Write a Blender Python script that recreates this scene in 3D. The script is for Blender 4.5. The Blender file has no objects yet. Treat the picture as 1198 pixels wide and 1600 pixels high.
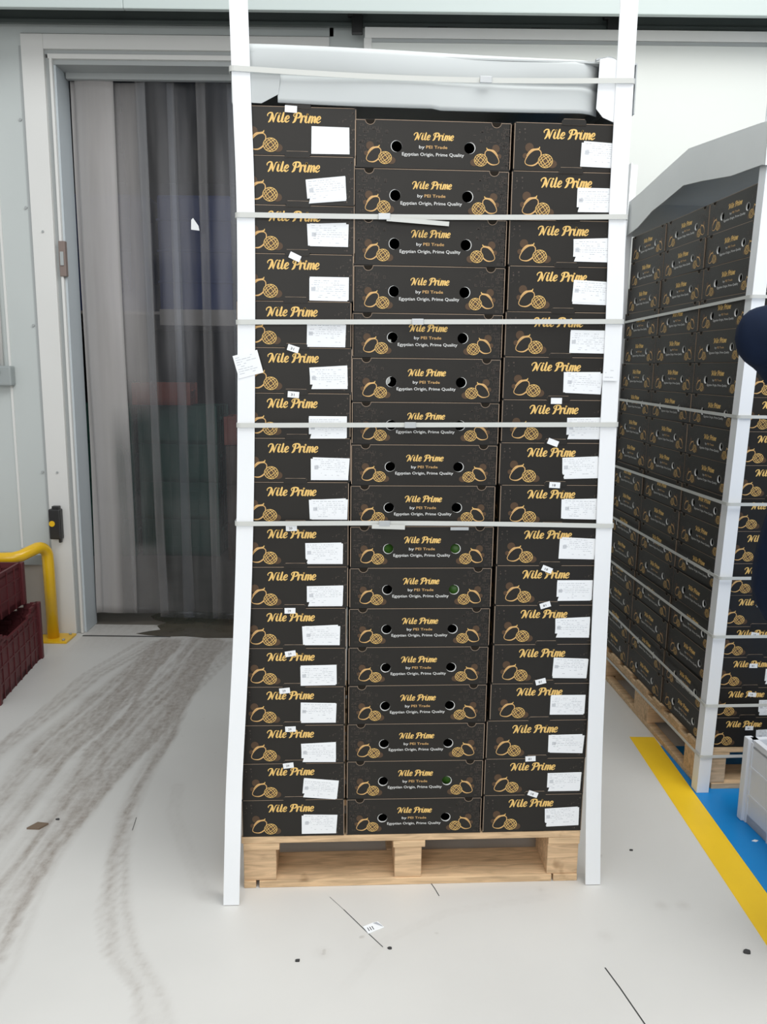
import bpy, bmesh, math, random
from mathutils import Vector, Matrix
random.seed(7)
S = bpy.context.scene
COL = S.collection
PI = math.pi

# ------------------------------------------------------------------ camera
PITCH, ROLL, CAM_H = 0.17668, 0.01170, 1.5218
cam_d = bpy.data.cameras.new('camera')
cam = bpy.data.objects.new('camera', cam_d); COL.objects.link(cam)
cam_d.sensor_fit = 'VERTICAL'; cam_d.sensor_height = 36.0
cam_d.lens = 36.0 * 1267.7 / 1600.0
cam_d.clip_start = 0.02
F = Vector((0, math.cos(PITCH), -math.sin(PITCH)))
U = Vector((0, math.sin(PITCH), math.cos(PITCH)))
R = Vector((1, 0, 0))
R2 = math.cos(ROLL) * R + math.sin(ROLL) * U
U2 = -math.sin(ROLL) * R + math.cos(ROLL) * U
M = Matrix((R2, U2, -F)).transposed().to_4x4()
M.translation = Vector((0, 0, CAM_H))
cam.matrix_world = M
S.camera = cam

# ------------------------------------------------------------------ light
world = bpy.data.worlds.new('world'); S.world = world
world.use_nodes = True
wb = world.node_tree.nodes['Background']
wb.inputs[0].default_value = (0.93, 0.97, 1.0, 1); wb.inputs[1].default_value = 0.50

def area(name, loc, target, sx, sy, power, col=(1, 1, 1)):
    d = bpy.data.lights.new(name, 'AREA'); d.shape = 'RECTANGLE'
    d.size = sx; d.size_y = sy; d.energy = power; d.color = col
    o = bpy.data.objects.new(name, d); COL.objects.link(o)
    o.location = loc
    o.rotation_euler = (Vector(target) - Vector(loc)).to_track_quat('-Z', 'Y').to_euler()
    return o
area('dock_daylight', (-0.6, -3.0, 3.0), (0.1, 2.6, 1.0), 4.5, 3.0, 108, (1.0, 0.99, 0.97))
area('roof_skylight', (0.5, 1.0, 5.2), (0.5, 1.6, 0.0), 4.0, 3.0, 105, (0.96, 0.99, 1.0))
area('right_fill_light', (1.9, 0.9, 4.9), (1.2, 2.2, 0.4), 2.5, 2.5, 92, (1.0, 0.99, 0.97))  # fill light added to brighten the right-hand floor and stack
area('roof_skylight_far', (2.6, 2.6, 5.2), (1.2, 4.6, 2.0), 3.0, 2.0, 32, (1.0, 0.99, 0.96))

S.view_settings.view_transform = 'Standard'
S.view_settings.look = 'None'
S.view_settings.gamma = 1.0
S.view_settings.use_curve_mapping = False
S.view_settings.exposure = 0.0

# ------------------------------------------------------------------ materials
def mat(name, col, rough=0.6, spec=0.4, noise=None, bump=None, metal=0.0, coat=0.0):
    """noise = (scale, amount, (sx,sy,sz)) : brightness variation of the surface itself"""
    m = bpy.data.materials.new(name); m.use_nodes = True
    nt = m.node_tree; b = nt.nodes['Principled BSDF']
    b.inputs['Base Color'].default_value = (*col, 1)
    b.inputs['Roughness'].default_value = rough
    b.inputs['Specular IOR Level'].default_value = spec
    b.inputs['Metallic'].default_value = metal
    b.inputs['Coat Weight'].default_value = coat
    if noise or bump:
        tc = nt.nodes.new('ShaderNodeTexCoord')
        mp = nt.nodes.new('ShaderNodeMapping')
        nt.links.new(tc.outputs['Object'], mp.inputs[0])
        mp.inputs['Scale'].default_value = (noise or bump)[2]
        nz = nt.nodes.new('ShaderNodeTexNoise')
        nz.inputs['Scale'].default_value = (noise or bump)[0]
        nz.inputs['Detail'].default_value = 5
        nt.links.new(mp.outputs[0], nz.inputs['Vector'])
        if noise:
            mx = nt.nodes.new('ShaderNodeMix'); mx.data_type = 'RGBA'
            a = noise[1]
            mx.inputs['A'].default_value = (*[c * (1 - a) for c in col], 1)
            mx.inputs['B'].default_value = (*[min(1, c * (1 + a)) for c in col], 1)
            nt.links.new(nz.outputs['Fac'], mx.inputs['Factor'])
            nt.links.new(mx.outputs['Result'], b.inputs['Base Color'])
        if bump:
            bp = nt.nodes.new('ShaderNodeBump'); bp.inputs['Strength'].default_value = bump[1]
            bp.inputs['Distance'].default_value = 0.01
            nt.links.new(nz.outputs['Fac'], bp.inputs['Height'])
            nt.links.new(bp.outputs[0], b.inputs['Normal'])
    return m

MT = {}
MT['carton'] = mat('carton_print_dark', (0.0155, 0.0135, 0.011), 0.45, 0.32, (9, 0.35, (1, 1, 1)))
MT['kraft'] = mat('kraft_edge', (0.36, 0.27, 0.20), 0.8, 0.2)
MT['gold'] = mat('gold_ink', (0.85, 0.52, 0.17), 0.5, 0.3, (70, 0.3, (1, 1, 1)))
MT['gold_dim'] = mat('gold_ink_thin', (0.66, 0.40, 0.16), 0.5, 0.3)
MT['brown_ink'] = mat('brown_ink', (0.085, 0.05, 0.028), 0.5, 0.3)
MT['relief_ink'] = mat('relief_pattern_ink', (0.072, 0.054, 0.044), 0.5, 0.4)
MT['white_ink'] = mat('white_ink', (0.72, 0.72, 0.70), 0.5, 0.3)
MT['board_white'] = mat('white_board_core', (0.72, 0.72, 0.70), 0.8, 0.2)
MT['inside'] = mat('carton_inside', (0.02, 0.016, 0.012), 0.9, 0.1)
MT['paper'] = mat('label_paper', (0.86, 0.88, 0.90), 0.6, 0.3)
MT['fine_print'] = mat('fine_print', (0.42, 0.44, 0.48), 0.6, 0.3)
MT['black_print'] = mat('black_print', (0.03, 0.03, 0.035), 0.6, 0.3)
MT['post'] = mat('white_board_post', (0.86, 0.88, 0.90), 0.5, 0.35, (3, 0.03, (1, 1, 1)))
MT['strap'] = mat('white_strap', (0.60, 0.61, 0.58), 0.45, 0.4)
MT['seal'] = mat('strap_seal', (0.50, 0.52, 0.53), 0.35, 0.5, metal=0.4)
MT['lid'] = mat('white_board_lid', (0.50, 0.525, 0.525), 0.65, 0.3, (5, 0.05, (1, 1, 1)))
MT['wall'] = mat('painted_panel', (0.54, 0.575, 0.565), 0.55, 0.3, (2.5, 0.07, (1, 1, 0.5)))
MT['frame'] = mat('frame_white', (0.72, 0.72, 0.70), 0.5, 0.3, (3, 0.05, (1, 1, 0.4)))
MT['frame_grey'] = mat('frame_grey', (0.38, 0.40, 0.40), 0.45, 0.4)
MT['jamb'] = mat('jamb_bluish', (0.52, 0.57, 0.60), 0.45, 0.4)
MT['slab'] = mat('sliding_slab_white', (0.68, 0.70, 0.67), 0.45, 0.35)
MT['beam'] = mat('beam_paint', (0.50, 0.56, 0.545), 0.5, 0.3)
MT['rail'] = mat('rail_steel_shaded', (0.085, 0.10, 0.095), 0.5, 0.4, (4, 0.2, (1, 1, 1)))  # steel darkened: shade behind the beam is put into the colour
MT['black'] = mat('black_plastic', (0.02, 0.02, 0.02), 0.4, 0.5)
MT['greybox'] = mat('grey_plastic', (0.33, 0.36, 0.36), 0.5, 0.4)
MT['latch'] = mat('brown_plastic', (0.22, 0.17, 0.15), 0.5, 0.4)
MT['yellow'] = mat('yellow_paint', (0.86, 0.52, 0.015), 0.3, 0.5, (6, 0.12, (1, 1, 1)), coat=0.3)
MT['maroon'] = mat('maroon_plastic', (0.115, 0.022, 0.026), 0.5, 0.4, (8, 0.25, (1, 1, 1)))
MT['white_crate'] = mat('white_crate_plastic', (0.72, 0.75, 0.80), 0.4, 0.4)
MT['navy'] = mat('navy_cloth', (0.006, 0.012, 0.030), 0.85, 0.15, (22, 0.35, (1, 1, 1)), None)
MT['trousers'] = mat('dark_cloth', (0.012, 0.014, 0.022), 0.9, 0.1)
MT['skin'] = mat('skin', (0.42, 0.25, 0.17), 0.55, 0.35)
MT['hair'] = mat('hair', (0.02, 0.015, 0.012), 0.6, 0.3)
MT['shoe'] = mat('shoe_leather', (0.02, 0.02, 0.02), 0.4, 0.4)
MT['mango'] = mat('mango_green', (0.07, 0.20, 0.03), 0.4, 0.4, (14, 0.3, (1, 1, 1)))
MT['scrap'] = mat('cardboard_scrap', (0.20, 0.15, 0.11), 0.9, 0.1)
MT['crack'] = mat('crack', (0.06, 0.06, 0.06), 0.9, 0.1)
MT['curb'] = mat('curb_beige', (0.42, 0.39, 0.35), 0.8, 0.2, (6, 0.12, (1, 1, 1)))

def wood_mat(name, col):
    m = mat(name, col, 0.75, 0.2)
    nt = m.node_tree; b = nt.nodes['Principled BSDF']
    tc = nt.nodes.new('ShaderNodeTexCoord'); mp = nt.nodes.new('ShaderNodeMapping')
    nt.links.new(tc.outputs['Object'], mp.inputs[0]); mp.inputs['Scale'].default_value = (2.5, 22, 22)
    n1 = nt.nodes.new('ShaderNodeTexNoise'); n1.inputs['Scale'].default_value = 3; n1.inputs['Detail'].default_value = 6
    n1.inputs['Distortion'].default_value = 1.2
    nt.links.new(mp.outputs[0], n1.inputs['Vector'])
    n2 = nt.nodes.new('ShaderNodeTexNoise'); n2.inputs['Scale'].default_value = 9; n2.inputs['Detail'].default_value = 3
    nt.links.new(tc.outputs['Object'], n2.inputs['Vector'])
    cr = nt.nodes.new('ShaderNodeValToRGB')
    cr.color_ramp.elements[0].position = 0.3; cr.color_ramp.elements[0].color = (*[c * 0.72 for c in col], 1)
    cr.color_ramp.elements[1].position = 0.62; cr.color_ramp.elements[1].color = (*[min(1, c * 1.12) for c in col], 1)
    nt.links.new(n1.outputs['Fac'], cr.inputs[0])
    r2 = nt.nodes.new('ShaderNodeValToRGB')
    r2.color_ramp.elements[0].position = 0.66; r2.color_ramp.elements[0].color = (1, 1, 1, 1)
    r2.color_ramp.elements[1].position = 0.76; r2.color_ramp.elements[1].color = (0.42, 0.34, 0.26, 1)
    nt.links.new(n2.outputs['Fac'], r2.inputs[0])
    mx = nt.nodes.new('ShaderNodeMix'); mx.data_type = 'RGBA'; mx.blend_type = 'MULTIPLY'
    mx.inputs['Factor'].default_value = 1
    nt.links.new(cr.outputs[0], mx.inputs['A']); nt.links.new(r2.outputs[0], mx.inputs['B'])
    nt.links.new(mx.outputs['Result'], b.inputs['Base Color'])
    return m
MT['wood'] = wood_mat('pine_board', (0.68, 0.48, 0.29))
MT['block'] = wood_mat('pine_block', (0.66, 0.46, 0.28))

# ------------------------------------------------------------------ mesh helpers
class MB:
    def __init__(s): s.bm = bmesh.new(); s.mats = []
    def mi(s, m):
        m = MT[m] if isinstance(m, str) else m
        if m not in s.mats: s.mats.append(m)
        return s.mats.index(m)
    def face(s, pts, m, smooth=False):
        vs = [s.bm.verts.new(p) for p in pts]
        try: f = s.bm.faces.new(vs)
        except ValueError: return
        f.material_index = s.mi(m); f.smooth = smooth; return f
    def box(s, lo, hi, m, bevel=0.0, mtx=None):
        idx = s.mi(m)
        c = [(lo[i] + hi[i]) / 2 for i in range(3)]; d = [hi[i] - lo[i] for i in range(3)]
        g = bmesh.ops.create_cube(s.bm, size=1.0)
        vs = g['verts']
        for v in vs: v.co = Vector((c[0] + v.co.x * d[0], c[1] + v.co.y * d[1], c[2] + v.co.z * d[2]))
        fs = {f for v in vs for f in v.link_faces}
        for f in fs: f.material_index = idx
        if bevel:
            es = {e for v in vs for e in v.link_edges}
            r = bmesh.ops.bevel(s.bm, geom=list(es), offset=bevel, segments=2, affect='EDGES', profile=0.6)
            for f in r['faces']: f.material_index = idx
            vs = {v for f in r['faces'] for v in f.verts} | {v for v in vs if v.is_valid}
            # every vertex of this island
            seen = set(vs); st = list(vs)
            while st:
                v = st.pop()
                for e in v.link_edges:
                    o = e.other_vert(v)
                    if o not in seen: seen.add(o); st.append(o)
            vs = seen
        if mtx is not None:
            for v in vs: v.co = mtx @ v.co
    def prism(s, pts2, y0, y1, m, plane='xz'):
        """extrude polygon (x,z) between y0 and y1"""
        def P(a, b, d):
            return (a, d, b) if plane == 'xz' else ((a, b, d) if plane == 'xy' else (d, a, b))
        s.face([P(a, b, y0) for a, b in pts2], m)
        s.face([P(a, b, y1) for a, b in reversed(pts2)], m)
        n = len(pts2)
        for i in range(n):
            a = pts2[i]; b = pts2[(i + 1) % n]
            s.face([P(*a, y0), P(*a, y1), P(*b, y1), P(*b, y0)], m)
    def tube(s, path, rad, m, seg=12, cap=True):
        path = [Vector(p) for p in path]; idx = s.mi(m)
        if not isinstance(rad, (list, tuple)): rad = [rad] * len(path)
        rings = []; prev = None
        for i, p in enumerate(path):
            t = (path[min(i + 1, len(path) - 1)] - path[max(i - 1, 0)]).normalized()
            if prev is None:
                a = Vector((0, 0, 1)) if abs(t.z) < 0.9 else Vector((1, 0, 0))
                u = t.cross(a).normalized()
            else: u = (prev - t * prev.dot(t)).normalized()
            prev = u; v = t.cross(u)
            rings.append([s.bm.verts.new(p + (u * math.cos(2 * PI * k / seg) + v * math.sin(2 * PI * k / seg)) * rad[i]) for k in range(seg)])
        for a, b in zip(rings, rings[1:]):
            for k in range(seg):
                f = s.bm.faces.new((a[k], a[(k + 1) % seg], b[(k + 1) % seg], b[k])); f.material_index = idx; f.smooth = True
        if cap:
            for r in (rings[0][::-1], rings[-1]):
                f = s.bm.faces.new(r); f.material_index = idx
    def disc(s, c, r, nrm, h, m, seg=16):
        n = Vector(nrm).normalized()
        s.tube([Vector(c), Vector(c) + n * h], r, m, seg)
    def build(s, name, parent=None, fix=True):
        if fix: bmesh.ops.recalc_face_normals(s.bm, faces=s.bm.faces)
        me = bpy.data.meshes.new(name); s.bm.to_mesh(me); s.bm.free()
        for m in s.mats: me.materials.append(m)
        o = bpy.data.objects.new(name, me); COL.objects.link(o)
        if parent is not None: o.parent = parent
        return o

def empty(name, loc=(0, 0, 0), rz=0, label=None, cat=None, group=None):
    o = bpy.data.objects.new(name, None); COL.objects.link(o)
    o.empty_display_size = 0.05
    o.location = loc; o.rotation_euler = (0, 0, rz)
    if label: o['label'] = label
    if cat: o['category'] = cat
    if group: o['group'] = group
    return o
def tag(o, label, cat, group=None):
    o['label'] = label; o['category'] = cat
    if group: o['group'] = group
    return o
def struct(o): o['kind'] = 'structure'; return o

# ------------------------------------------------------------------ floor
MAINX, MAINY, MAINR = -0.3989, 2.1655, 0.05572
RX, RY, RR = 1.1767, 2.7731, 0.0553
tracks = [
 ([(-1.266,4.299),(-1.417,3.819),(-1.469,3.331),(-1.518,3.017),(-1.54,2.6)], .035, .55),
 ([(-1.21,4.3),(-1.27,3.87),(-1.33,3.4),(-1.38,3.06),(-1.34,2.64),(-1.35,2.3)], .045, .7),
 ([(-1.21,4.35),(-1.23,3.62),(-1.23,3.21),(-1.26,2.98),(-1.24,2.56),(-1.23,2.3)], .035, .8),
 ([(-1.0,4.36),(-1.0,3.88),(-1.07,3.41),(-1.11,2.93),(-1.11,2.56),(-1.12,2.1)], .05, .75),
 ([(-.96,4.36),(-.93,3.63),(-.97,3.1),(-1.01,2.74),(-1.02,2.5),(-1.03,2.31),(-1.0,2.06),(-.96,1.86),(-.95,1.6)], .03, .65),
 ([(-.84,4.31),(-.91,3.88),(-.94,3.56),(-.89,3.16),(-.89,2.84),(-.87,2.57),(-.82,2.31),(-.74,2.07),(-.66,1.89),(-.56,1.76),(-.48,1.6)], .03, .7),
 ([(-.97,4.26),(-.95,3.41),(-.99,3.04),(-1.05,2.78),(-1.05,2.45),(-1.05,2.21),(-1.05,1.9)], .04, .5),
 ([(-1.067,4.36),(-1.106,3.787),(-1.229,3.405),(-1.288,3.148),(-1.3,2.9)], .03, .5),
 ([(-.74,2.75),(-.714,2.571),(-.58,2.281),(-.507,2.128)], .02, .3),
 ([(-.08,1.787),(.015,1.949),(.197,2.07),(.503,2.146)], .012, .22),
 ([(-1.18,4.3),(-1.20,3.8),(-1.16,3.4),(-1.2,3.0)], .05, .4),
 ([(-.9,4.3),(-.99,3.7),(-1.06,3.2),(-1.16,2.7)], .06, .35),
]
_r = random.Random(11)
for _p, _w, _s in list(tracks[:8]) + [tracks[10]]:
    for _k in range(3):
        _o = _r.uniform(-.07, .07); _h = _r.uniform(.5, 1.0)
        tracks.append(([(x + _o * (1.2 - .25 * _i) + _r.uniform(-.008, .008), y + _r.uniform(-.03, .03)) for _i, (x, y) in enumerate(_p[:int(2 + len(_p) * _h)])], _r.uniform(.006, .013), _r.uniform(.5, 1.0)))
blobs = [(.481,2.176,.018,.25),(.816,2.109,.028,.35),(.879,2.11,.028,.3),(-1.36,3.55,.09,.3),(.62,1.98,.03,.2),(-.5,3.0,.05,.2),(-.15,1.9,.03,.2)]
def dist_seg(px, py, a, b):
    dx, dy = b[0] - a[0], b[1] - a[1]
    t = max(0, min(1, ((px - a[0]) * dx + (py - a[1]) * dy) / (dx * dx + dy * dy)))
    return math.hypot(px - a[0] - t * dx, py - a[1] - t * dy), t
def dirt_at(x, y):
    v = 0.0
    if -1.8 < x < 0.6:
        for pts, w, s in tracks:
            best = 9
            for a, b in zip(pts, pts[1:]):
                if min(a[1], b[1]) - .15 < y < max(a[1], b[1]) + .15:
                    best = min(best, dist_seg(x, y, a, b)[0])
            if best < w * 1.6:
                q = best / w
                e = 1.0 if q < .85 else max(0, 1 - (q - .85) / .6)
                e *= 0.62 + 0.38 * (q > .55)
                v += .62 * s * e * (0.5 + 0.5 * min(1, max(0, (y - 1.8) / 1.6)))
    for bx, by, r, s in blobs:
        d = math.hypot(x - bx, y - by)
        if d < r: v += s * (1 - d / r)
    if y > 4.1 and -1.7 < x < -.3: v += 0.35 * (y - 4.1) / .3
    return min(1.0, v)

fm = bpy.data.materials.new('floor_grey'); fm.use_nodes = True
nt = fm.node_tree; b = nt.nodes['Principled BSDF']
b.inputs['Roughness'].default_value = 0.42; b.inputs['Specular IOR Level'].default_value = 0.35
tc = nt.nodes.new('ShaderNodeTexCoord')
n1 = nt.nodes.new('ShaderNodeTexNoise'); n1.inputs['Scale'].default_value = 2.2; n1.inputs['Detail'].default_value = 6
n2 = nt.nodes.new('ShaderNodeTexNoise'); n2.inputs['Scale'].default_value = 38; n2.inputs['Detail'].default_value = 6; n2.inputs['Roughness'].default_value = .7
n3 = nt.nodes.new('ShaderNodeTexNoise'); n3.inputs['Scale'].default_value = 9; n3.inputs['Detail'].default_value = 7; n3.inputs['Roughness'].default_value = .7
mp3 = nt.nodes.new('ShaderNodeMapping'); mp3.inputs['Scale'].default_value = (4.0, 0.8, 1)
nt.links.new(tc.outputs['Object'], n1.inputs['Vector']); nt.links.new(tc.outputs['Object'], n2.inputs['Vector'])
nt.links.new(tc.outputs['Object'], mp3.inputs[0]); nt.links.new(mp3.outputs[0], n3.inputs['Vector'])
base = nt.nodes.new('ShaderNodeMix'); base.data_type = 'RGBA'
base.inputs['A'].default_value = (0.59, 0.58, 0.555, 1); base.inputs['B'].default_value = (0.69, 0.68, 0.65, 1)
nt.links.new(n1.outputs['Fac'], base.inputs['Factor'])
at = nt.nodes.new('ShaderNodeAttribute'); at.attribute_name = 'dirt'
def mth(op, a, bb, clamp=False):
    n = nt.nodes.new('ShaderNodeMath'); n.operation = op; n.use_clamp = clamp
    for i, x in enumerate((a, bb)):
        if isinstance(x, (int, float)): n.inputs[i].default_value = x
        else: nt.links.new(x, n.inputs[i])
    return n.outputs[0]
brk = mth('MULTIPLY', mth('SUBTRACT', n3.outputs['Fac'], 0.22), 2.2, True)
fine = mth('MULTIPLY', mth('SUBTRACT', n2.outputs['Fac'], 0.30), 2.6, True)
d1 = mth('MULTIPLY', at.outputs['Fac'], mth('ADD', mth('MULTIPLY', brk, 0.75), 0.45), True)
d2 = mth('MULTIPLY', d1, mth('ADD', mth('MULTIPLY', fine, 0.45), 0.42), True)
fmix = nt.nodes.new('ShaderNodeMix'); fmix.data_type = 'RGBA'
nt.links.new(d2, fmix.inputs['Factor']); nt.links.new(base.outputs['Result'], fmix.inputs['A'])
fmix.inputs['B'].default_value = (0.25, 0.205, 0.17, 1)
sp = nt.nodes.new('ShaderNodeTexNoise'); sp.inputs['Scale'].default_value = 16; sp.inputs['Detail'].default_value = 2
nt.links.new(tc.outputs['Object'], sp.inputs['Vector'])
spk = mth('MULTIPLY', mth('SUBTRACT', sp.outputs['Fac'], 0.735), 22, True)
f2 = nt.nodes.new('ShaderNodeMix'); f2.data_type = 'RGBA'
nt.links.new(mth('MULTIPLY', spk, 0.35), f2.inputs['Factor']); nt.links.new(fmix.outputs['Result'], f2.inputs['A'])
f2.inputs['B'].default_value = (0.30, 0.27, 0.24, 1)
nt.links.new(f2.outputs['Result'], b.inputs['Base Color'])
MT['floor'] = fm

def make_floor():
    x0, x1, y0, y1, st = -1.9, 1.0, 1.45, 4.5, 0.0115
    xs = [-7, -4] + [x0 + i * st for i in range(int((x1 - x0) / st) + 1)] + [2.5, 7]
    ys = [-3.5, 0] + [y0 + i * st for i in range(int((y1 - y0) / st) + 1)] + [4.62]
    nx, ny = len(xs), len(ys)
    verts = [(x, y, 0) for y in ys for x in xs]
    faces = [(j * nx + i, j * nx + i + 1, (j + 1) * nx + i + 1, (j + 1) * nx + i) for j in range(ny - 1) for i in range(nx - 1)]
    me = bpy.data.meshes.new('floor'); me.from_pydata(verts, [], faces)
    a = me.attributes.new('dirt', 'FLOAT', 'POINT')
    a.data.foreach_set('value', [dirt_at(v[0], v[1]) for v in verts])
    me.materials.append(MT['floor'])
    o = bpy.data.objects.new('floor', me); COL.objects.link(o); struct(o)
make_floor()
MT['stripe'] = mat('stripe_yellow', (0.90, 0.58, 0.02), 0.45, 0.4, (5, 0.10, (1, 1, 1)))
MT['bluefloor'] = mat('blue_floor_paint', (0.002, 0.22, 0.58), 0.4, 0.4, (4, 0.10, (1, 1, 1)))
mb = MB(); mb.prism([(1.042, -1.0), (1.142, -1.0), (1.150, 3.2), (1.047, 3.2)], 0.0, 0.0012, 'stripe', 'xy')
tag(mb.build('floor_stripe'), 'yellow stripe painted on the grey floor beside the blue area', 'floor marking')
mb = MB(); mb.prism([(1.1425, -1.0), (4.5, -1.0), (4.5, 3.12), (1.1505, 3.12)], 0.0, 0.0010, 'bluefloor', 'xy')
tag(mb.build('blue_floor_area'), 'bright blue painted floor area under the right-hand pallet', 'floor marking')

# ------------------------------------------------------------------ back wall, opening, slab
YW = 4.45
OL, OR_, OT = -1.70, -0.30, 3.03
mb = MB()
mb.box((-5, YW, 0), (-1.86, YW + .15, 4.6), 'wall')
mb.box((-1.86, YW, 3.16), (OR_ + .02, YW + .15, 4.6), 'wall')
mb.box((OR_ + .0, YW, 0), (6, YW + .15, 4.6), 'wall')
struct(mb.build('wall_back'))
# frame around opening
mb = MB()
mb.box((-1.858, YW - .012, 0.002), (-1.745, YW + .03, 3.155), 'frame', .003)
mb.box((-1.745, YW + .012, 0.002), (-1.722, YW + .05, 3.05), 'frame_grey')
mb.box((-1.722, YW - .004, 0.002), (-1.708, YW + .05, 3.05), 'frame', .002)
mb.box((-1.708, YW + .02, 0.002), (-1.698, YW + .19, 3.04), 'jamb')
struct(mb.build('trim_1'))
mb = MB()
mb.box((-1.745, YW - .012, 3.085), (OR_, YW + .03, 3.155), 'frame', .003)
mb.box((-1.745, YW + .006, 3.065), (OR_, YW + .05, 3.085), 'frame_grey')
mb.box((-1.73, YW - .002, 3.043), (OR_, YW + .05, 3.066), 'frame', .002)
mb.box((-1.71, YW + .015, 3.02), (OR_, YW + .19, 3.043), 'frame_grey')
struct(mb.build('trim_2'))
# panel seams / curb of the left wall
mb = MB()
mb.box((-1.872, YW - .005, 0.5), (-1.860, YW, 3.1), 'frame_grey')
mb.box((-2.9, YW - .06, 0.0), (-1.875, YW - .001, 0.42), 'curb')
mb.box((-2.9, YW - .075, 0.42), (-1.875, YW - .001, 0.475), 'greybox')
mb.box((-2.03, YW - .006, 0.5), (-2.018, YW, 3.1), 'frame')
for z in (.93, 1.72, 2.32, 2.75): mb.disc((-1.885, YW - .001, z), .007, (0, -1, 0), .006, 'frame_grey')
for z in (.93, 2.2): mb.disc((-1.80, YW - .013, z), .006, (0, -1, 0), .004, 'frame_grey')
struct(mb.build('baseboard_left'))
# top beam and rail
mb = MB()
mb.box((-5, 4.16, 3.165), (-1.25, 4.19, 3.9), 'beam', .004); mb.box((-1.249, 4.16, 3.165), (3.2, 4.19, 3.9), 'beam', .004)
mb.box((-5, 4.19, 3.62), (3.2, 4.449, 3.66), 'rail')  # unseen dark cover added to keep overhead light out of the rail gap
struct(mb.build('trim_3'))
rail = empty('door_rail', (0, 4.40, 3.17), 0, 'grey steel sliding rail running under the top beam', 'rail')
mb = MB(); mb.box((-3.2, .0, .03), (3.4, .045, .22), 'rail', .004); mb.box((-3.2, -.02, .012), (3.4, .0, .03), 'rail'); mb.build('track', rail)
for x in (-.16, 1.1):
    mb = MB(); mb.box((x - .025, -.045, -.03), (x + .03, -.021, .14), 'black', .004); mb.box((x - .045, -.05, .05), (x - .02, -.02, .13), 'black', .003)
    mb.disc((x, -.045, .09), .02, (0, -1, 0), .012, 'black'); mb.build('hanger', rail)
for x in (.24, .75):
    mb = MB(); mb.box((x - .05, -.03, -.008), (x + .05, -.002, .012), 'black', .003); mb.disc((x, -.003, .1), .01, (0, -1, 0), .01, 'black'); mb.build('stop_bolt', rail)
# sliding slab
slab = struct(empty('door_1', (-0.12, YW - .1, 0.02)))
mb = MB(); mb.box((0, 0.008, 0), (2.05, .085, 3.125), 'slab', .004); mb.build('door_panel', slab)
mb = MB()
mb.box((0, 0, 3.10), (2.05, .09, 3.15), 'frame', .003); mb.box((-.004, 0, 0), (.035, .09, 3.10), 'frame', .003)
mb.box((.0, .002, 3.082), (2.05, .01, 3.098), 'frame_grey'); mb.build('door_edge_frame', slab)
# things on the left wall
jb = empty('junction_box', (-2.06, YW, 1.40), 0, 'small grey junction box with a black knob on the left wall', 'junction box')
mb = MB(); mb.box((-.065, -.055, 0), (.06, 0, .105), 'greybox', .01); mb.build('box_body', jb)
mb = MB(); mb.disc((-.01, -.055, .07), .013, (0, -1, 0), .012, 'black'); mb.build('knob', jb)
mb = MB(); mb.tube([(.0, -.02, .105), (.0, -.02, 1.6)], .011, 'frame'); mb.build('conduit', jb)
mb = MB()
mb.box((-2.035, YW - .03, 2.93), (-2.01, YW, 3.07), 'black', .003)
tag(mb.build('wall_bracket'), 'narrow dark bracket high on the wall left of the doorway', 'bracket')
ds = empty('door_sensor', (-1.812, YW - .012, .56), 0, 'black sensor with a yellow dot on the white door frame', 'sensor')
mb = MB(); mb.box((-.035, -.045, 0), (.03, 0, .17), 'black', .008); mb.box((-.02, -.03, .165), (.02, 0, .185), 'black', .004); mb.box((.01, -.03, -.02), (.022, -.01, .01), 'black'); mb.build('sensor_body', ds)
mb = MB(); mb.disc((-.015, -.045, .09), .016, (0, -1, 0), .006, 'yellow'); mb.build('reflector_dot', ds)
mb = MB(); mb.box((-1.7245, YW - .012, 1.975), (-1.690, YW + .02, 2.155), 'latch', .004); mb.box((-1.717, YW - .018, 2.03), (-1.699, YW - .010, 2.10), 'frame_grey', .002)
tag(mb.build('latch_plate'), 'brown latch plate on the white jamb of the doorway', 'latch')

# barrier
br = empty('guard_rail', (-1.838, 4.345, 0), 0, 'yellow steel tube guard rail bolted to the floor by the doorway', 'barrier')
pts = [(0, 0, .012), (-.004, .0, .44)]
for k in range(1, 7):
    a = k / 6 * PI / 2
    pts.append((-.004 - .045 * (1 - math.cos(a)) * .5, -.075 * (1 - math.cos(a)), .47 + .07 * math.sin(a)))
pts += [(-.05, -.13, .53), (-.075, -.165, .517), (-.11, -.185, .510), (-.18, -.19, .508), (-1.2, -.19, .508)]
mb = MB(); mb.tube(pts, .031, 'yellow', 18); mb.build('rail_tube', br)
mb = MB(); mb.box((-.10, -.075, 0), (.10, .075, .012), 'yellow', .003); mb.build('base_plate', br)
for sx in (-1, 1):
    for sy in (-1, 1):
        mb = MB(); mb.disc((sx * .075, sy * .05, .012), .008, (0, 0, 1), .008, 'frame_grey', 6); mb.build('bolt', br)

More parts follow.
